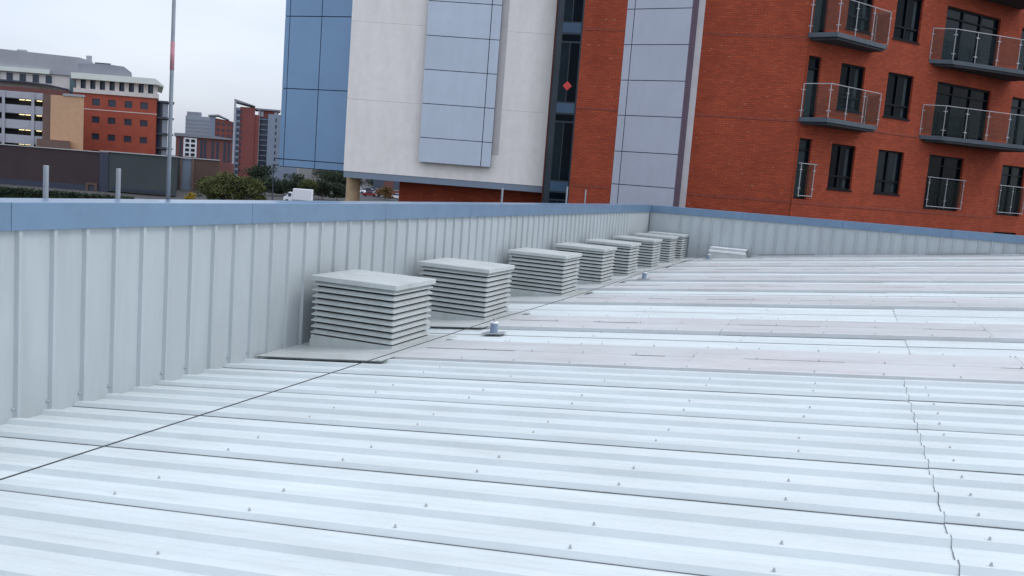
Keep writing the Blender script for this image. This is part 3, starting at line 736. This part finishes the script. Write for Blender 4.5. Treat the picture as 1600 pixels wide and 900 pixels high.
# balconies
def balcony(plan, z, posts, hang=0.06):
    """plan: outer polyline in facade (u,out); posts: fractions per segment"""
    t = thing("balcony"); t.parent = flats; facet(t, *RT)
    P = [(u, -o) for u, o in plan]
    wallpts = [(P[-1][0], -0.003), (P[0][0], -0.003)]
    outl = P + wallpts
    if abs(P[0][1] + 0.003) < 0.02: outl = P + [wallpts[0]]
    bm = bmesh.new(); prism(bm, outl, 'z', z - 0.15, z); obj("slab", bm, 'slab', t, zb=GZ)
    cx = sum(p[0] for p in outl) / len(outl); cy = sum(p[1] for p in outl) / len(outl)
    inn = [(cx + (p[0] - cx) * 0.93, min(-0.004, cy + (p[1] - cy) * 0.9)) for p in outl]
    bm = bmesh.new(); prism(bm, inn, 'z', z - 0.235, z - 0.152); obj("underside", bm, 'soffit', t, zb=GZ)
    hgt = 1.13
    bm = bmesh.new(); tube(bm, [(p[0], p[1], z + hgt) for p in P], 0.018, 8); obj("handrail", bm, 'rail', t, zb=GZ)
    bp = None
    for i, (a, b) in enumerate(zip(P, P[1:])):
        n = posts[i]
        for k in range(n + 1):
            if k == 0 and i > 0: continue
            f = k / n; x = a[0] + (b[0] - a[0]) * f; y = a[1] + (b[1] - a[1]) * f
            bm = bmesh.new(); tube(bm, [(x, y, z), (x, y, z + hgt)], 0.016, 8); obj("post", bm, 'rail', t, zb=GZ)
            d = Vector((b[0] - a[0], b[1] - a[1], 0)).normalized()
            for zc in (0.22, 0.92):
                bm = bmesh.new(); q0 = Vector((x, y, z + zc)); tube(bm, [q0 - d * 0.075, q0 + d * 0.075], 0.016, 6)
                obj("glass_clamp", bm, 'rail', t, zb=GZ)
        for k in range(n):
            f0, f1 = (k + 0.06) / n, (k + 0.94) / n
            x0, y0, x1, y1 = a[0] + (b[0] - a[0]) * f0, a[1] + (b[1] - a[1]) * f0, a[0] + (b[0] - a[0]) * f1, a[1] + (b[1] - a[1]) * f1
            d = Vector((x1 - x0, y1 - y0, 0)).normalized(); nn = Vector((d.y, -d.x, 0)) * 0.005
            bm = bmesh.new(); vs = []
            for s in (1, -1):
                vs.append([bm.verts.new((px + nn.x * s, py + nn.y * s, pz)) for px, py, pz in ((x0, y0, z + 0.08), (x1, y1, z + 0.08), (x1, y1, z + hgt - 0.05), (x0, y0, z + hgt - 0.05))])
            bm.faces.new(vs[0]); bm.faces.new(vs[1][::-1])
            for q in range(4): bm.faces.new([vs[0][q], vs[0][(q + 1) % 4], vs[1][(q + 1) % 4], vs[1][q]])
            obj("glass_panel", bm, 'balglass', t, zb=GZ)
    return t
def to_f(x, y):
    c, s = math.cos(R(50)), math.sin(R(50)); dx, dy = x - RT[0], y - RT[1]
    return (dx * c + dy * s, -(-dx * s + dy * c))
A = to_f(4.13, 27.50); B_ = to_f(5.03, 27.25); C_ = to_f(6.66, 29.72)
for z in (3.38, 6.22, 9.06):
    balcony([(A[0], max(A[1], 0.02)), B_, C_, (C_[0] - 0.02, 0.01)], z, [1, 3, 1])
D0 = (6.35, 0.01); D1 = (6.95, 0.55); D2 = (11.1, 1.35)
for z in (3.36, 6.20, 9.04):
    balcony([D0, D1, D2, (11.6, 1.30)], z, [1, 4, 1])
# juliet balconies
def juliet(u0, u1, z, n, F=RT):
    t = thing("juliet_balcony"); t.parent = flats; facet(t, *F)
    bm = bmesh.new(); tube(bm, [(u0 - 0.12, -0.09, z + 1.12), (u1 + 0.12, -0.09, z + 1.12)], 0.02, 8); obj("handrail", bm, 'rail', t, zb=GZ)
    bm = bmesh.new(); tube(bm, [(u0, -0.09, z), (u1, -0.09, z)], 0.018, 8); obj("bottom_rail", bm, 'rail', t, zb=GZ)
    for k in range(n + 1):
        x = u0 + (u1 - u0) * k / n
        bm = bmesh.new(); tube(bm, [(x, -0.09, z - 0.04), (x, -0.09, z + 1.12)], 0.017, 8)
        for zc in (0.25, 0.9): tube(bm, [(x - 0.06, -0.09, z + zc), (x + 0.06, -0.09, z + zc)], 0.018, 6)
        obj("post", bm, 'rail', t, zb=GZ)
        if k < n: boxes("glass_panel", 'balglass', t, [(x + 0.05, x + (u1 - u0) / n - 0.05, -0.095, -0.085, z + 0.06, z + 1.06)], zb=GZ)
juliet(0.18, 0.84, 0.69, 1); juliet(7.18, 9.32, 0.69, 2); juliet(0.90, 2.65, 0.69, 2, RE)

# ------------------------------------------------------------------ the city
hC = YAW
def cpos(u, d):
    c, s = math.cos(hC), math.sin(hC); return (CAM.x + u * c - d * s, CAM.y + u * s + d * c)
SK = {}
def city(name, u, d, rz=0.0, z=GZ, skew=0.0, **k):
    x, y = cpos(u, d); t = thing(name, (x, y, z), hC + rz, **k); SK[t.name] = skew; return t
def sk(o, t):
    q = SK.get(t.name, 0) or (SK.get(t.parent.name, 0) if t.parent else 0)     # buildings with a splayed plan
    if q:
        for v in o.data.vertices: v.co.x -= v.co.y * q
    return o
def cb(name, m, t, lst, bevel=0, kind=None): return sk(boxes(name, m, t, lst, zb=GZ, bevel=bevel, kind=kind), t)
def cbs(name, m, t, lst):
    for b in lst: cb(name, m, t, [b])

# long dark shed
t = city("retail_shed", -76, 165, skew=0.40, label="long low dark brown and grey green shed with a pale roof edge", cat="shed")
cb("brown_cladding", 'shedbrown', t, [(-32, -1.4, 0, 30, GZ, -0.45)])
cb("corner_post", 'cardark', t, [(-1.4, 0.2, -0.15, 30, GZ, -0.42)])
cb("grey_cladding", 'shedgreen', t, [(0.2, 12.9, 0, 30, GZ + 0.2, -0.25)])
cb("roof_edge", 'trim', t, [(-32, -1.4, -0.2, 0.2, -0.449, -0.30)])
cb("roof_edge", 'trim', t, [(-1.4, 12.9, -0.25, 0.2, -0.249, -0.08)])
cb("base_band", 'cardark', t, [(-32, -1.5, -0.3, -0.01, GZ, -6.6)])
f = cb("door_frame", 'shedtan', t, [(-3.9, -3.4, -0.5, -0.31, GZ, -6.1), (-2.3, -1.8, -0.5, -0.31, GZ, -6.1), (-3.4, -2.3, -0.5, -0.31, -6.5, -6.1)])
cbs("window", 'farglass', t, [(1.0 + k * 2.0, 2.7 + k * 2.0, -0.1, -0.01, -7.1, -6.6) for k in range(5)])
t = city("brown_shed", -75.5, 200, skew=0.35, label="smaller brown and grey shed at the right end of the dark shed, behind the tree", cat="shed")
cb("grey_wall", 'shedgreen', t, [(-4, 0, 0, 20, GZ, -0.45)])
cb("glazed_bay", 'greyblue', t, [(0, 2.2, 0.3, 20, GZ, -0.5)])
cb("glazed_bay_jamb", 'beigedark', t, [(-0.35, 0, -0.2, 0.4, GZ, -0.45)]); cb("glazed_bay_jamb", 'beigedark', t, [(2.2, 2.8, -0.2, 0.4, GZ, -0.45)])
cb("brown_wall", 'shedtan', t, [(2.8, 8.4, 0, 20, GZ, -0.45)])
cb("roof_edge", 'trim', t, [(-4, 8.4, -0.3, 0.2, -0.449, -0.25)])

# multi-storey car park
t = city("car_park", -101, 185, skew=0.50, label="pale concrete multi-storey car park with dark open decks and lit ceilings at the left edge", cat="car park")
cb("deck_core", 'ventdark', t, [(-12, 1.8, 1.5, 18, GZ, 10.2)])
for i, (a, b) in enumerate([(9.15, 10.5), (6.1, 7.8), (3.0, 4.8), (0.0, 1.75), (-3.2, -1.3), (-6.3, -4.4)]):
    cb("parapet_panel", 'concrete', t, [(-12, 2.3, 0, 0.4, a, b)])
    cb("deck_slab", 'concrete', t, [(-12, 2.3, 0.41, 12, a - 0.1, a + 0.15)])
for x in (-6.1, -0.05): cb("column", 'concrete', t, [(x, x + 0.6, -0.25, 0.39, GZ, 10.45)])
for z in (8.85, 5.85, 2.75, -0.2):
    for x in (-9.5, -2.6, -1.3, 1.0): cb("ceiling_light", 'lamp', t, [(x, x + 1.1, 0.9, 1.3, z, z + 0.14)])
cb("beige_stair_tower", 'beige', t, [(3.9, 10.7, -1.0, 8, GZ, 10.3)])
cb("brown_return", 'beigedark', t, [(2.32, 3.88, -0.5, 8, GZ, 10.3)])
cb("tower_cap", 'roofgrey', t, [(6.4, 10.9, -1.2, 8.2, 10.31, 10.75)])
cb("lean_to", 'beigedark', t, [(1.2, 8.0, -2.5, -1.01, GZ, 1.25)])
# office building
t = city("office_building", -83, 204, skew=0.42, label="red brick office building with small square windows, cream colonnade and overhanging pale roof", cat="office building")
rows = [(9.75, 11.25), (5.9, 7.3), (2.1, 3.5), (-1.7, -0.3)]; colsx = [-14.7, -11.1, -7.4, -3.8]
hl = [(x, x + 1.75, a, b) for a, b in rows for x in colsx]
o = wall_with_holes("brick_wall", 'farbrick', t, -19, 0.0, GZ, 12.35, hl, 0.0, 0.35, GZ)
cb("wall_core", 'beigedark', t, [(-19, 0, 0.36, 22, GZ, 12.3)]); cb("side_wall", 'farbrick', t, [(-0.2, 0.0, 0.0, 22, GZ, 12.35)])
for x, x2, a, b in hl:
    wn = cb("window", 'farglass', t, [(x, x2, 0.2, 0.34, a, b)])
cb("stone_band", 'cream', t, [(-18.5, 0, -0.06, -0.002, 8.75, 8.9)])
cb("cream_parapet", 'cream', t, [(-19, 0.35, -0.35, 22, 12.36, 13.3)])
cb("attic_wall", 'farglass', t, [(-18.6, -0.4, 0.6, 20, 13.31, 15.3)])
for k in range(9): cb("attic_pier", 'cream', t, [(-18.4 + k * 2.18, -17.4 + k * 2.18, 0.1, 0.59, 13.31, 15.3)])
bm = bmesh.new(); prism(bm, [(-19.5, 15.3), (-0.2, 15.3), (1.3, 14.9), (1.4, 15.15), (-0.6, 16.6), (-19.5, 16.6)], 'y', -1.4, 21); sk(obj("pale_roof", bm, 'roofwhite', t, zb=GZ), t)
bm = bmesh.new(); prism(bm, [(-18.2, 16.62), (-6.0, 16.62), (-6.0, 17.8), (-7.8, 19.0), (-11, 19.2), (-14.5, 19.2), (-18.2, 18.9)], 'y', 2, 16); sk(obj("barrel_roof", bm, 'roofgrey2', t, zb=GZ), t)
cb("roof_rail", 'cardark', t, [(-14.4, -10.8, 2.5, 2.7, 19.22, 19.5)])
st = cb("stair_glass", 'farglass', t, [(0.02, 2.5, 1.0, 8, GZ, 12.0)])
for z in (-6, -2.2, 1.2, 4.4, 8.0, 11.6): cb("stair_slab", 'slab', t, [(0.03, 3.9, 0.2, 8.2, z, z + 0.25)])
for z in (-2, 1.6, 4.8, 8.4): cb("stair_pane", 'towergrey', t, [(1.3, 2.4, 0.85, 0.99, z, z + 2.9)])
# grey roofed block behind
t = city("grey_roofed_block", -107, 218, skew=0.50, label="big block with sloping grey metal roof and white fascia rising behind the car park", cat="building")
bm = bmesh.new(); prism(bm, [(-26, 17.0), (0.4, 17.0), (2.6, 20.6), (-0.6, 21.4), (-26, 22.2)], 'y', 0, 18); sk(obj("metal_roof", bm, 'roofgrey', t, zb=GZ), t)
cb("white_fascia", 'roofwhite', t, [(-26, -7.8, -0.6, -0.01, 16.9, 17.9)])
cb("wall", 'cream', t, [(-26, 0, 0.5, 17, GZ, 16.98)])
for k in range(6): cb("window", 'farglass', t, [(-24.5 + k * 3.15, -23.0 + k * 3.15, 0.38, 0.49, 14.8, 16.6)])
cb("teal_corner", 'teal', t, [(-2.9, 0.5, 0.0, 0.37, 12.5, 16.9)])
bm = bmesh.new(); prism(bm, [(-26, 14.3), (-14, 14.3), (-8, 14.0), (-3, 13.3), (-3, 13.6), (-8, 14.35), (-14, 14.7), (-26, 14.7)], 'y', -2.5, 0.3); sk(obj("canopy", bm, 'cardark', t, zb=GZ), t)
cb("red_band", 'farbrick2', t, [(-26, -2.9, -2.4, -0.02, 11.0, 13.2)])
cb("roof_plant", 'roofgrey', t, [(-16, -13.5, 4, 7, 21.5, 22.6)]); cb("roof_plant", 'roofgrey', t, [(1.0, 2.4, 3, 5, 20.0, 22.3)])
# red flats with white window block
t = city("brick_flats", -115.5, 300, skew=0.36, label="low dull red flats with a white eight-window block, left of the towers", cat="flats")
cb("wall", 'farbrick2', t, [(0, 18.8, 0, 15, GZ, 6.2)])
bm = bmesh.new(); prism(bm, [(-0.6, 6.2), (19.2, 6.2), (19.2, 6.6), (9, 7.4), (-0.6, 7.2)], 'y', -0.8, 15.6); sk(obj("roof", bm, 'roofgrey2', t, zb=GZ), t)
wb = cb("white_block", 'vanwhite', t, [(2.6, 7.0, -0.4, -0.01, -0.4, 5.9)])
for i in range(4):
    for j in range(2): cb("window", 'ventdark', t, [(3.2 + j * 1.9, 4.5 + j * 1.9, -0.5, -0.41, -0.1 + i * 1.52, 0.85 + i * 1.52)])
for x in (1.3, 8.2, 9.4, 12.0, 13.6, 16.0, 17.4): cb("window_strip", 'farglass', t, [(x, x + 0.75, -0.1, -0.01, -6.0, 5.5)])
cb("low_wing", 'farbrick2', t, [(13.5, 19.5, -6, -0.42, GZ, -1.5)])
# far grey tower
t = city("grey_tower", -180, 480, skew=0.36, label="pale grey office tower with a grid of windows and rooftop plant, farthest left tower", cat="tower")
hl = []
o = cb("wall", 'towergrey', t, [(0, 14.5, 0, 14, GZ, 20.8)])
for i in range(13):
    cbs("window", 'roofgrey2', t, [(0.5 + j * 1.17, 1.3 + j * 1.17, -0.12, -0.01, 19 - i * 1.9 - 1.0, 19 - i * 1.9) for j in range(12)])
cb("rooftop_plant", 'roofgrey2', t, [(0.6, 8.5, 2, 10, 20.81, 23.0)])
# mid red block
t = city("stepped_red_block", -139.8, 400, skew=0.33, label="stepped red block with pale slanted roof between the grey tower and tall red tower", cat="flats")
cb("grey_wing", 'greyblue', t, [(0.6, 3, 0, 12, GZ, 18)])
bm = bmesh.new(); prism(bm, [(3, GZ), (11.7, GZ), (11.7, 16.0), (8.5, 16.6), (3, 17.2)], 'y', 0.2, 12); sk(obj("red_wing", bm, 'towerred', t, zb=GZ), t)
bm = bmesh.new(); prism(bm, [(-0.2, 18.4), (4.3, 18.9), (9.2, 17.0), (9.2, 16.7), (4.3, 18.3), (-0.2, 18.0)], 'y', -0.8, 12.5); sk(obj("roof", bm, 'roofgrey', t, zb=GZ), t)
for i in range(7): cbs("window", 'farglass', t, [(x, x + 0.9, 0.05, 0.19, 14.3 - i * 2.6, 15.5 - i * 2.6) for x in (3.8, 6.2, 8.6, 10.4)])
# tall red tower
t = city("tall_red_tower", -112.3, 350, skew=0.31, label="tallest red clad tower with a slanted blade roof and pale corner fins", cat="tower")
cb("grey_stair", 'greyblue', t, [(0, 2.1, -0.4, 12, GZ, 19.8)])
for i in range(11): cb("stair_window", 'farglass', t, [(0.9, 2.0, -0.5, -0.41, 17.4 - i * 2.3, 18.8 - i * 2.3)])
cb("red_wall", 'towerred', t, [(2.1, 7.9, 0, 12, GZ, 20.2)]); cb("red_wall_low", 'towerred', t, [(7.9, 9.6, 0.4, 12, GZ, 17.6)])
for i in range(10): cb("window", 'cardark', t, [(2.5, 3.0, -0.1, -0.01, 17.6 - i * 2.5, 18.9 - i * 2.5)])
bm = bmesh.new(); prism(bm, [(-0.3, 22.1), (7.9, 20.6), (7.9, 20.9), (-0.3, 23.0)], 'y', -0.8, 12.5); sk(obj("blade_roof", bm, 'roofgrey2', t, zb=GZ), t)
cb("corner_fin", 'concrete', t, [(-0.3, 0.5, -0.8, -0.42, GZ, 22.1)])
t = city("twin_red_tower", -103.9, 352, skew=0.28, label="second red tower with flat overhanging roof and a blue grey slab, beside the blue wing", cat="tower")
cb("pale_fin", 'concrete', t, [(0.2, 0.9, -0.5, -0.1, GZ, 19.6)])
cb("glazed_stack", 'farglass', t, [(0.9, 4.1, 0, 12, GZ, 16.8)])
for i in range(12): cb("balcony_slab", 'greyblue', t, [(0.95, 4.05, -0.5, -0.01, -6.0 + i * 2.0, -5.75 + i * 2.0)])
cb("red_wall", 'towerred', t, [(0.6, 8.0, 0.3, 12, 16.81, 19.6)])
cb("top_window", 'concrete', t, [(1.0, 2.2, 0.1, 0.29, 17.2, 19.2)]); cb("top_window", 'concrete', t, [(6.4, 7.6, 0.1, 0.29, 17.6, 19.2)])
cb("flat_roof", 'roofgrey2', t, [(-1.2, 8.8, -0.8, 12.5, 19.61, 20.2)])
cb("grey_slab", 'greyblue', t, [(4.1, 16.0, -1.0, 11, GZ, 18.3)])
for i in range(9): cb("slit_window", 'farglass', t, [(7.0, 7.5, -1.1, -1.01, 15.5 - i * 2.5, 16.8 - i * 2.5)])
# long low buildings glimpsed under the overhang
t = city("low_warehouse", -62, 330, label="low blue grey warehouse glimpsed under the overhanging flats", cat="warehouse")
cb("wall", 'darkblue', t, [(8, 45, 0, 20, GZ, -1.6)]); cb("roof_edge", 'roofgrey2', t, [(8, 45, -0.3, 0.2, -1.59, -1.2)])
cbs("door", 'farbrick2', t, [(12 + k * 6, 15.5 + k * 6, -0.1, -0.01, GZ, -3.8) for k in range(5)])

# street lamp
t = city("street_lamp", -33.0, 120, label="dark street lamp with a single flat head standing before the towers", cat="street lamp")
bm = bmesh.new(); tube(bm, [(0, 0, 0), (0, 0, 7.35)], 0.10, 8, r1=0.05); obj("pole", bm, 'cardark', t)
bm = bmesh.new(); tube(bm, [(0, 0, 7.3), (0.1, 0, 7.5), (0.6, 0, 7.52)], 0.045, 8); obj("arm", bm, 'cardark', t)
boxes("lamp_head", 'cardark', t, [(-0.18, 0.98, -0.2, 0.2, 7.48, 7.68)], bevel=0.05)
t = city("street_lamp", -62.0, 250, label="thin pale lamp column left of the tall red tower above the bush tree", cat="street lamp")
bm = bmesh.new(); tube(bm, [(0, 0, 0), (0, 0, 9)], 0.14, 8, r1=0.07); obj("pole", bm, 'concrete', t)
boxes("lamp_head", 'concrete', t, [(-0.1, 1.1, -0.15, 0.15, 9.0, 9.15)])

# vehicles
def wheel_parts(t, xs, y0, y1, r):
    for x in xs:
        for y in (y0, y1):
            bm = bmesh.new(); bmesh.ops.create_cone(bm, cap_ends=True, segments=14, radius1=r, radius2=r, depth=0.25, matrix=Matrix.Translation((x, y, r)) @ Matrix.Rotation(R(90), 4, 'X'))
            obj("wheel", bm, 'tyre', t)
t = city("box_van", -45.6, 177, rz=0.1, label="white box van seen from the side beyond the parapet", cat="van")
boxes("cargo_box", 'vanwhite', t, [(0.9, 4.6, 0, 2.2, 0.75, 2.95)], bevel=0.05)
bm = bmesh.new(); prism(bm, [(-0.9, 0.5), (0.88, 0.5), (0.88, 2.2), (0.1, 2.2), (-0.35, 1.4), (-0.9, 1.2)], 'y', 0.05, 2.1); obj("cab", bm, 'vanwhite', t, bevel=0.05)
boxes("side_window", 'farglass', t, [(0.0, 0.6, 0.03, 0.049, 1.35, 2.0)]); wheel_parts(t, (-0.2, 3.7), 0.15, 2.0, 0.38)
def make_car(m):
    t = thing("parked_car")
    bm = bmesh.new(); prism(bm, [(0, 0.28), (4.3, 0.28), (4.35, 0.75), (4.1, 0.95), (3.3, 1.0), (0.9, 0.98), (0.1, 0.85)], 'y', 0, 1.75); obj("body", bm, m, t, bevel=0.06)
    bm = bmesh.new(); prism(bm, [(0.75, 0.98), (3.35, 1.0), (2.75, 1.45), (1.35, 1.47)], 'y', 0.12, 1.63); obj("cabin", bm, 'farglass', t)
    boxes("car_roof", m, t, [(1.4, 2.72, 0.2, 1.55, 1.46, 1.51)])
    wheel_parts(t, (0.85, 3.45), 0.08, 1.67, 0.32)
    return t
cars = [make_car('vanwhite'), make_car('carsilver'), make_car('carred'), make_car('cardark')]
CL = [(-66.5, 285, 0, "white car parked just right of the street lamp"), (-59.5, 283, 1, "silver car parked behind the box van"),
      (-60.0, 285, 0, "white car parked above the roof of the box van"), (-53.2, 284, 0, "white car parked left of the dark trees under the blue wing"),
      (-46.5, 284, 1, "silver car parked close left of the tan column"), (-52.5, 300, 3, "dark car parked behind the white cars under the blue wing"),
      (-36.6, 254, 0, "white car parked just left of the dark brick base wall"), (-41.0, 256, 1, "silver car parked in the middle of the gap right of the tan column"),
      (-45.0, 257, 2, "red car parked just right of the tan column"), (-79.5, 262, 0, "white car parked below the left foot of the tall red tower")]
usedc = set()
for u, d, k, lab in CL:
    if k in usedc: tcar = copy_tree(cars[k])
    else: tcar = cars[k]; usedc.add(k)
    x, y = cpos(u, d); tcar.location = (x, y, GZ + 0.012); tcar.rotation_euler = (0, 0, hC + random.uniform(-0.15, 0.15))
    tag(tcar, lab, "car", "cars parked beyond the roof")
# a car park surface and a road with kerbs
t = city("car_park_surface", -50, 235, kind='structure'); boxes("tarmac", 'asphalt', t, [(-45, 40, 0, 90, 0.0, 0.008)])
t = city("road", -50, 140, kind='structure'); boxes("carriageway", 'asphalt', t, [(-60, 45, 0, 8, 0.0, 0.008)])
boxes("kerb", 'concrete', t, [(-60, 45, 8.0, 8.2, 0, 0.13)]); boxes("kerb", 'concrete', t, [(-60, 45, -0.2, 0, 0, 0.13)])
for k in range(14): boxes("road_line", 'line', t, [(-58 + k * 7, -55 + k * 7, 3.93, 4.07, 0.009, 0.012)])

# trees
def tree(name, u, d, h, r, leaf, label, n=2600, group=None, sz=0.30, squash=1.0, trunk_h=0.14):
    n = int(n * 1.7)
    t = city(name, u, d, label=label, cat="tree", group=group)
    bm = bmesh.new(); tube(bm, [(0, 0, 0), (0.05, 0, h * trunk_h), (0.0, 0.1, h * 0.7)], 0.03 * h, 8, r1=0.008 * h)
    cl = []
    for k in range(24):
        a = random.uniform(0, 6.28); q = random.uniform(0.25, 0.85); e = random.uniform(trunk_h + 0.08, 0.84)
        c = Vector((r * q * math.cos(a), r * q * math.sin(a) * squash, h * e)); cl.append((c, random.uniform(0.22, 0.42) * r))
        if k < 8: tube(bm, [(0, 0, h * trunk_h * random.uniform(0.7, 1.2)), c * 0.5 + Vector((0, 0, h * 0.2)), c], 0.012 * h, 5, r1=0.004 * h)
    cl.append((Vector((0, 0, h * 0.62)), r * 0.5)); cl.append((Vector((r * 0.1, 0, h * 0.85)), r * 0.33))
    obj("trunk", bm, 'bark', t)
    vs = []; fs = []
    for k in range(n):
        c, cr = random.choice(cl)
        dv = Vector((random.gauss(0, 1), random.gauss(0, 1), random.gauss(0, 1))).normalized() * cr * random.uniform(0.55, 1.15)
        p = c + Vector((dv.x, dv.y, dv.z * 0.75))
        if p.z < h * 0.12: continue
        a = Vector((random.gauss(0, 1), random.gauss(0, 1), random.gauss(0, 0.6))).normalized(); b = a.cross(Vector((random.gauss(0, 1), random.gauss(0, 1), random.gauss(0, 1)))).normalized()
        s = sz * random.uniform(0.6, 1.3); i = len(vs)
        vs += [p + a * s * 0.6, p + b * s * 0.35, p - a * s * 0.6, p - b * s * 0.35]; fs.append((i, i + 1, i + 2, i + 3))
    me = bpy.data.meshes.new("crown"); me.from_pydata([tuple(v) for v in vs], [], fs); me.materials.append(MT[leaf])
    o = bpy.data.objects.new("crown", me); COL.objects.link(o); o.parent = t
    return t
tree("bushy_tree", -50.2, 152, 5.7, 3.6, 'leaf', "broad mid green tree standing left of the street lamp, tallest of the nearer trees", 3600)
tree("bushy_tree", -46.0, 152, 5.2, 3.0, 'leaf', "mid green tree joined to the right side of the broad tree", 2800)
tree("bushy_tree", -54.0, 156, 4.6, 2.6, 'leaf', "smaller green tree in front of the brown shed wall", 1800)
tree("yellow_tree", -52.2, 142, 2.2, 0.9, 'leafyellow', "small yellow autumn tree at the parapet edge left of the green trees", 900, sz=0.2)
for i, (u, d, h, r, lab) in enumerate([(-66.0, 232, 7.3, 3.4, "dark tree directly behind the street lamp below the grey slab"),
        (-70.5, 240, 5.9, 3.2, "dark tree between the broad green tree and the street lamp"),
        (-60.5, 240, 5.4, 3.0, "low dark tree just right of the street lamp"),
        (-62.0, 300, 6.6, 4.6, "dark tree behind the box van"),
        (-50.0, 236, 7.2, 3.2, "tall dark green tree under the middle of the blue wing"),
        (-46.2, 236, 6.3, 2.4, "dark tree just left of the tan column"),
        (-53.5, 246, 4.6, 2.6, "low dark tree right of the box van"),
        (-74.5, 340, 8.2, 6.0, "far dark tree in the distance under the left end of the blue wing"),
        (-66.0, 350, 8.2, 6.5, "far dark tree in the distance under the centre of the blue wing")]):
    tree("dark_tree", u, d, h, r, 'leafdark', lab, 2200, group="dark trees beyond the van", sz=0.34)
more = [(-59.0, 208, 4.6, 3.0, 'leafdark', "low dark tree just left of the street lamp foot"), (-55.2, 210, 3.9, 2.8, 'leafdark', "low dark tree between the street lamp and the white van"),
        (-51.8, 212, 3.6, 2.4, 'leafdark', "low dark tree right behind the roof of the white van"), (-48.6, 209, 4.6, 2.6, 'leaf', "low green tree right of the white van, left of the dark ones"),
        (-45.4, 207, 4.9, 2.6, 'leafdark', "low dark tree right of the white van, nearer the column"), (-42.6, 210, 4.4, 2.3, 'leafdark', "low dark tree touching the left side of the tan column"),
        (-61.5, 330, 7.0, 5.0, 'leafdark', "far dark tree in the distance above the white van"), (-53.5, 335, 6.6, 4.6, 'leafdark', "far dark tree in the distance behind the tan column"),
        (-35.8, 240, 3.6, 2.4, 'leafbrown', "small brownish bush in the gap right of the tan column"), (-31.5, 300, 5.0, 3.2, 'leafdark', "dark tree at the right end of the gap beside the dark brick base")]
for u, d, h, r, lf, lab in more: tree("dark_tree" if lf == 'leafdark' else "bushy_tree", u, d, h, r, lf, lab, 1700, group="dark trees beyond the van", sz=0.32)
t = city("brick_boundary_wall", -46, 262, label="long low dull red boundary wall behind the parked cars right of the column", cat="wall")
cb("wall", 'farbrick2', t, [(4, 30, 0, 0.3, GZ, -5.4)]); cb("wall_cap", 'concrete', t, [(4, 30, -0.05, 0.35, -5.39, -5.25)])
# hedge at the foot of the shed
t = city("hedge", -76, 120, label="low dark green hedge along the foot of the long shed", cat="hedge")
vs = []; fs = []
for k in range(12000):
    p = Vector((random.uniform(0, 24), random.uniform(0, 1.2), random.uniform(0, 1.75) + 0.1 * math.sin(k))); a = Vector((random.gauss(0, 1), random.gauss(0, 1), random.gauss(0, 1))).normalized()
    b = a.cross(Vector((random.gauss(0, 1), random.gauss(0, 1), random.gauss(0, 1)))).normalized(); i = len(vs)
    vs += [p + a * 0.16, p + b * 0.1, p - a * 0.16, p - b * 0.1]; fs.append((i, i + 1, i + 2, i + 3))
me = bpy.data.meshes.new("foliage"); me.from_pydata([tuple(v) for v in vs], [], fs); me.materials.append(MT['leafdark'])
o = bpy.data.objects.new("foliage", me); COL.objects.link(o); o.parent = t
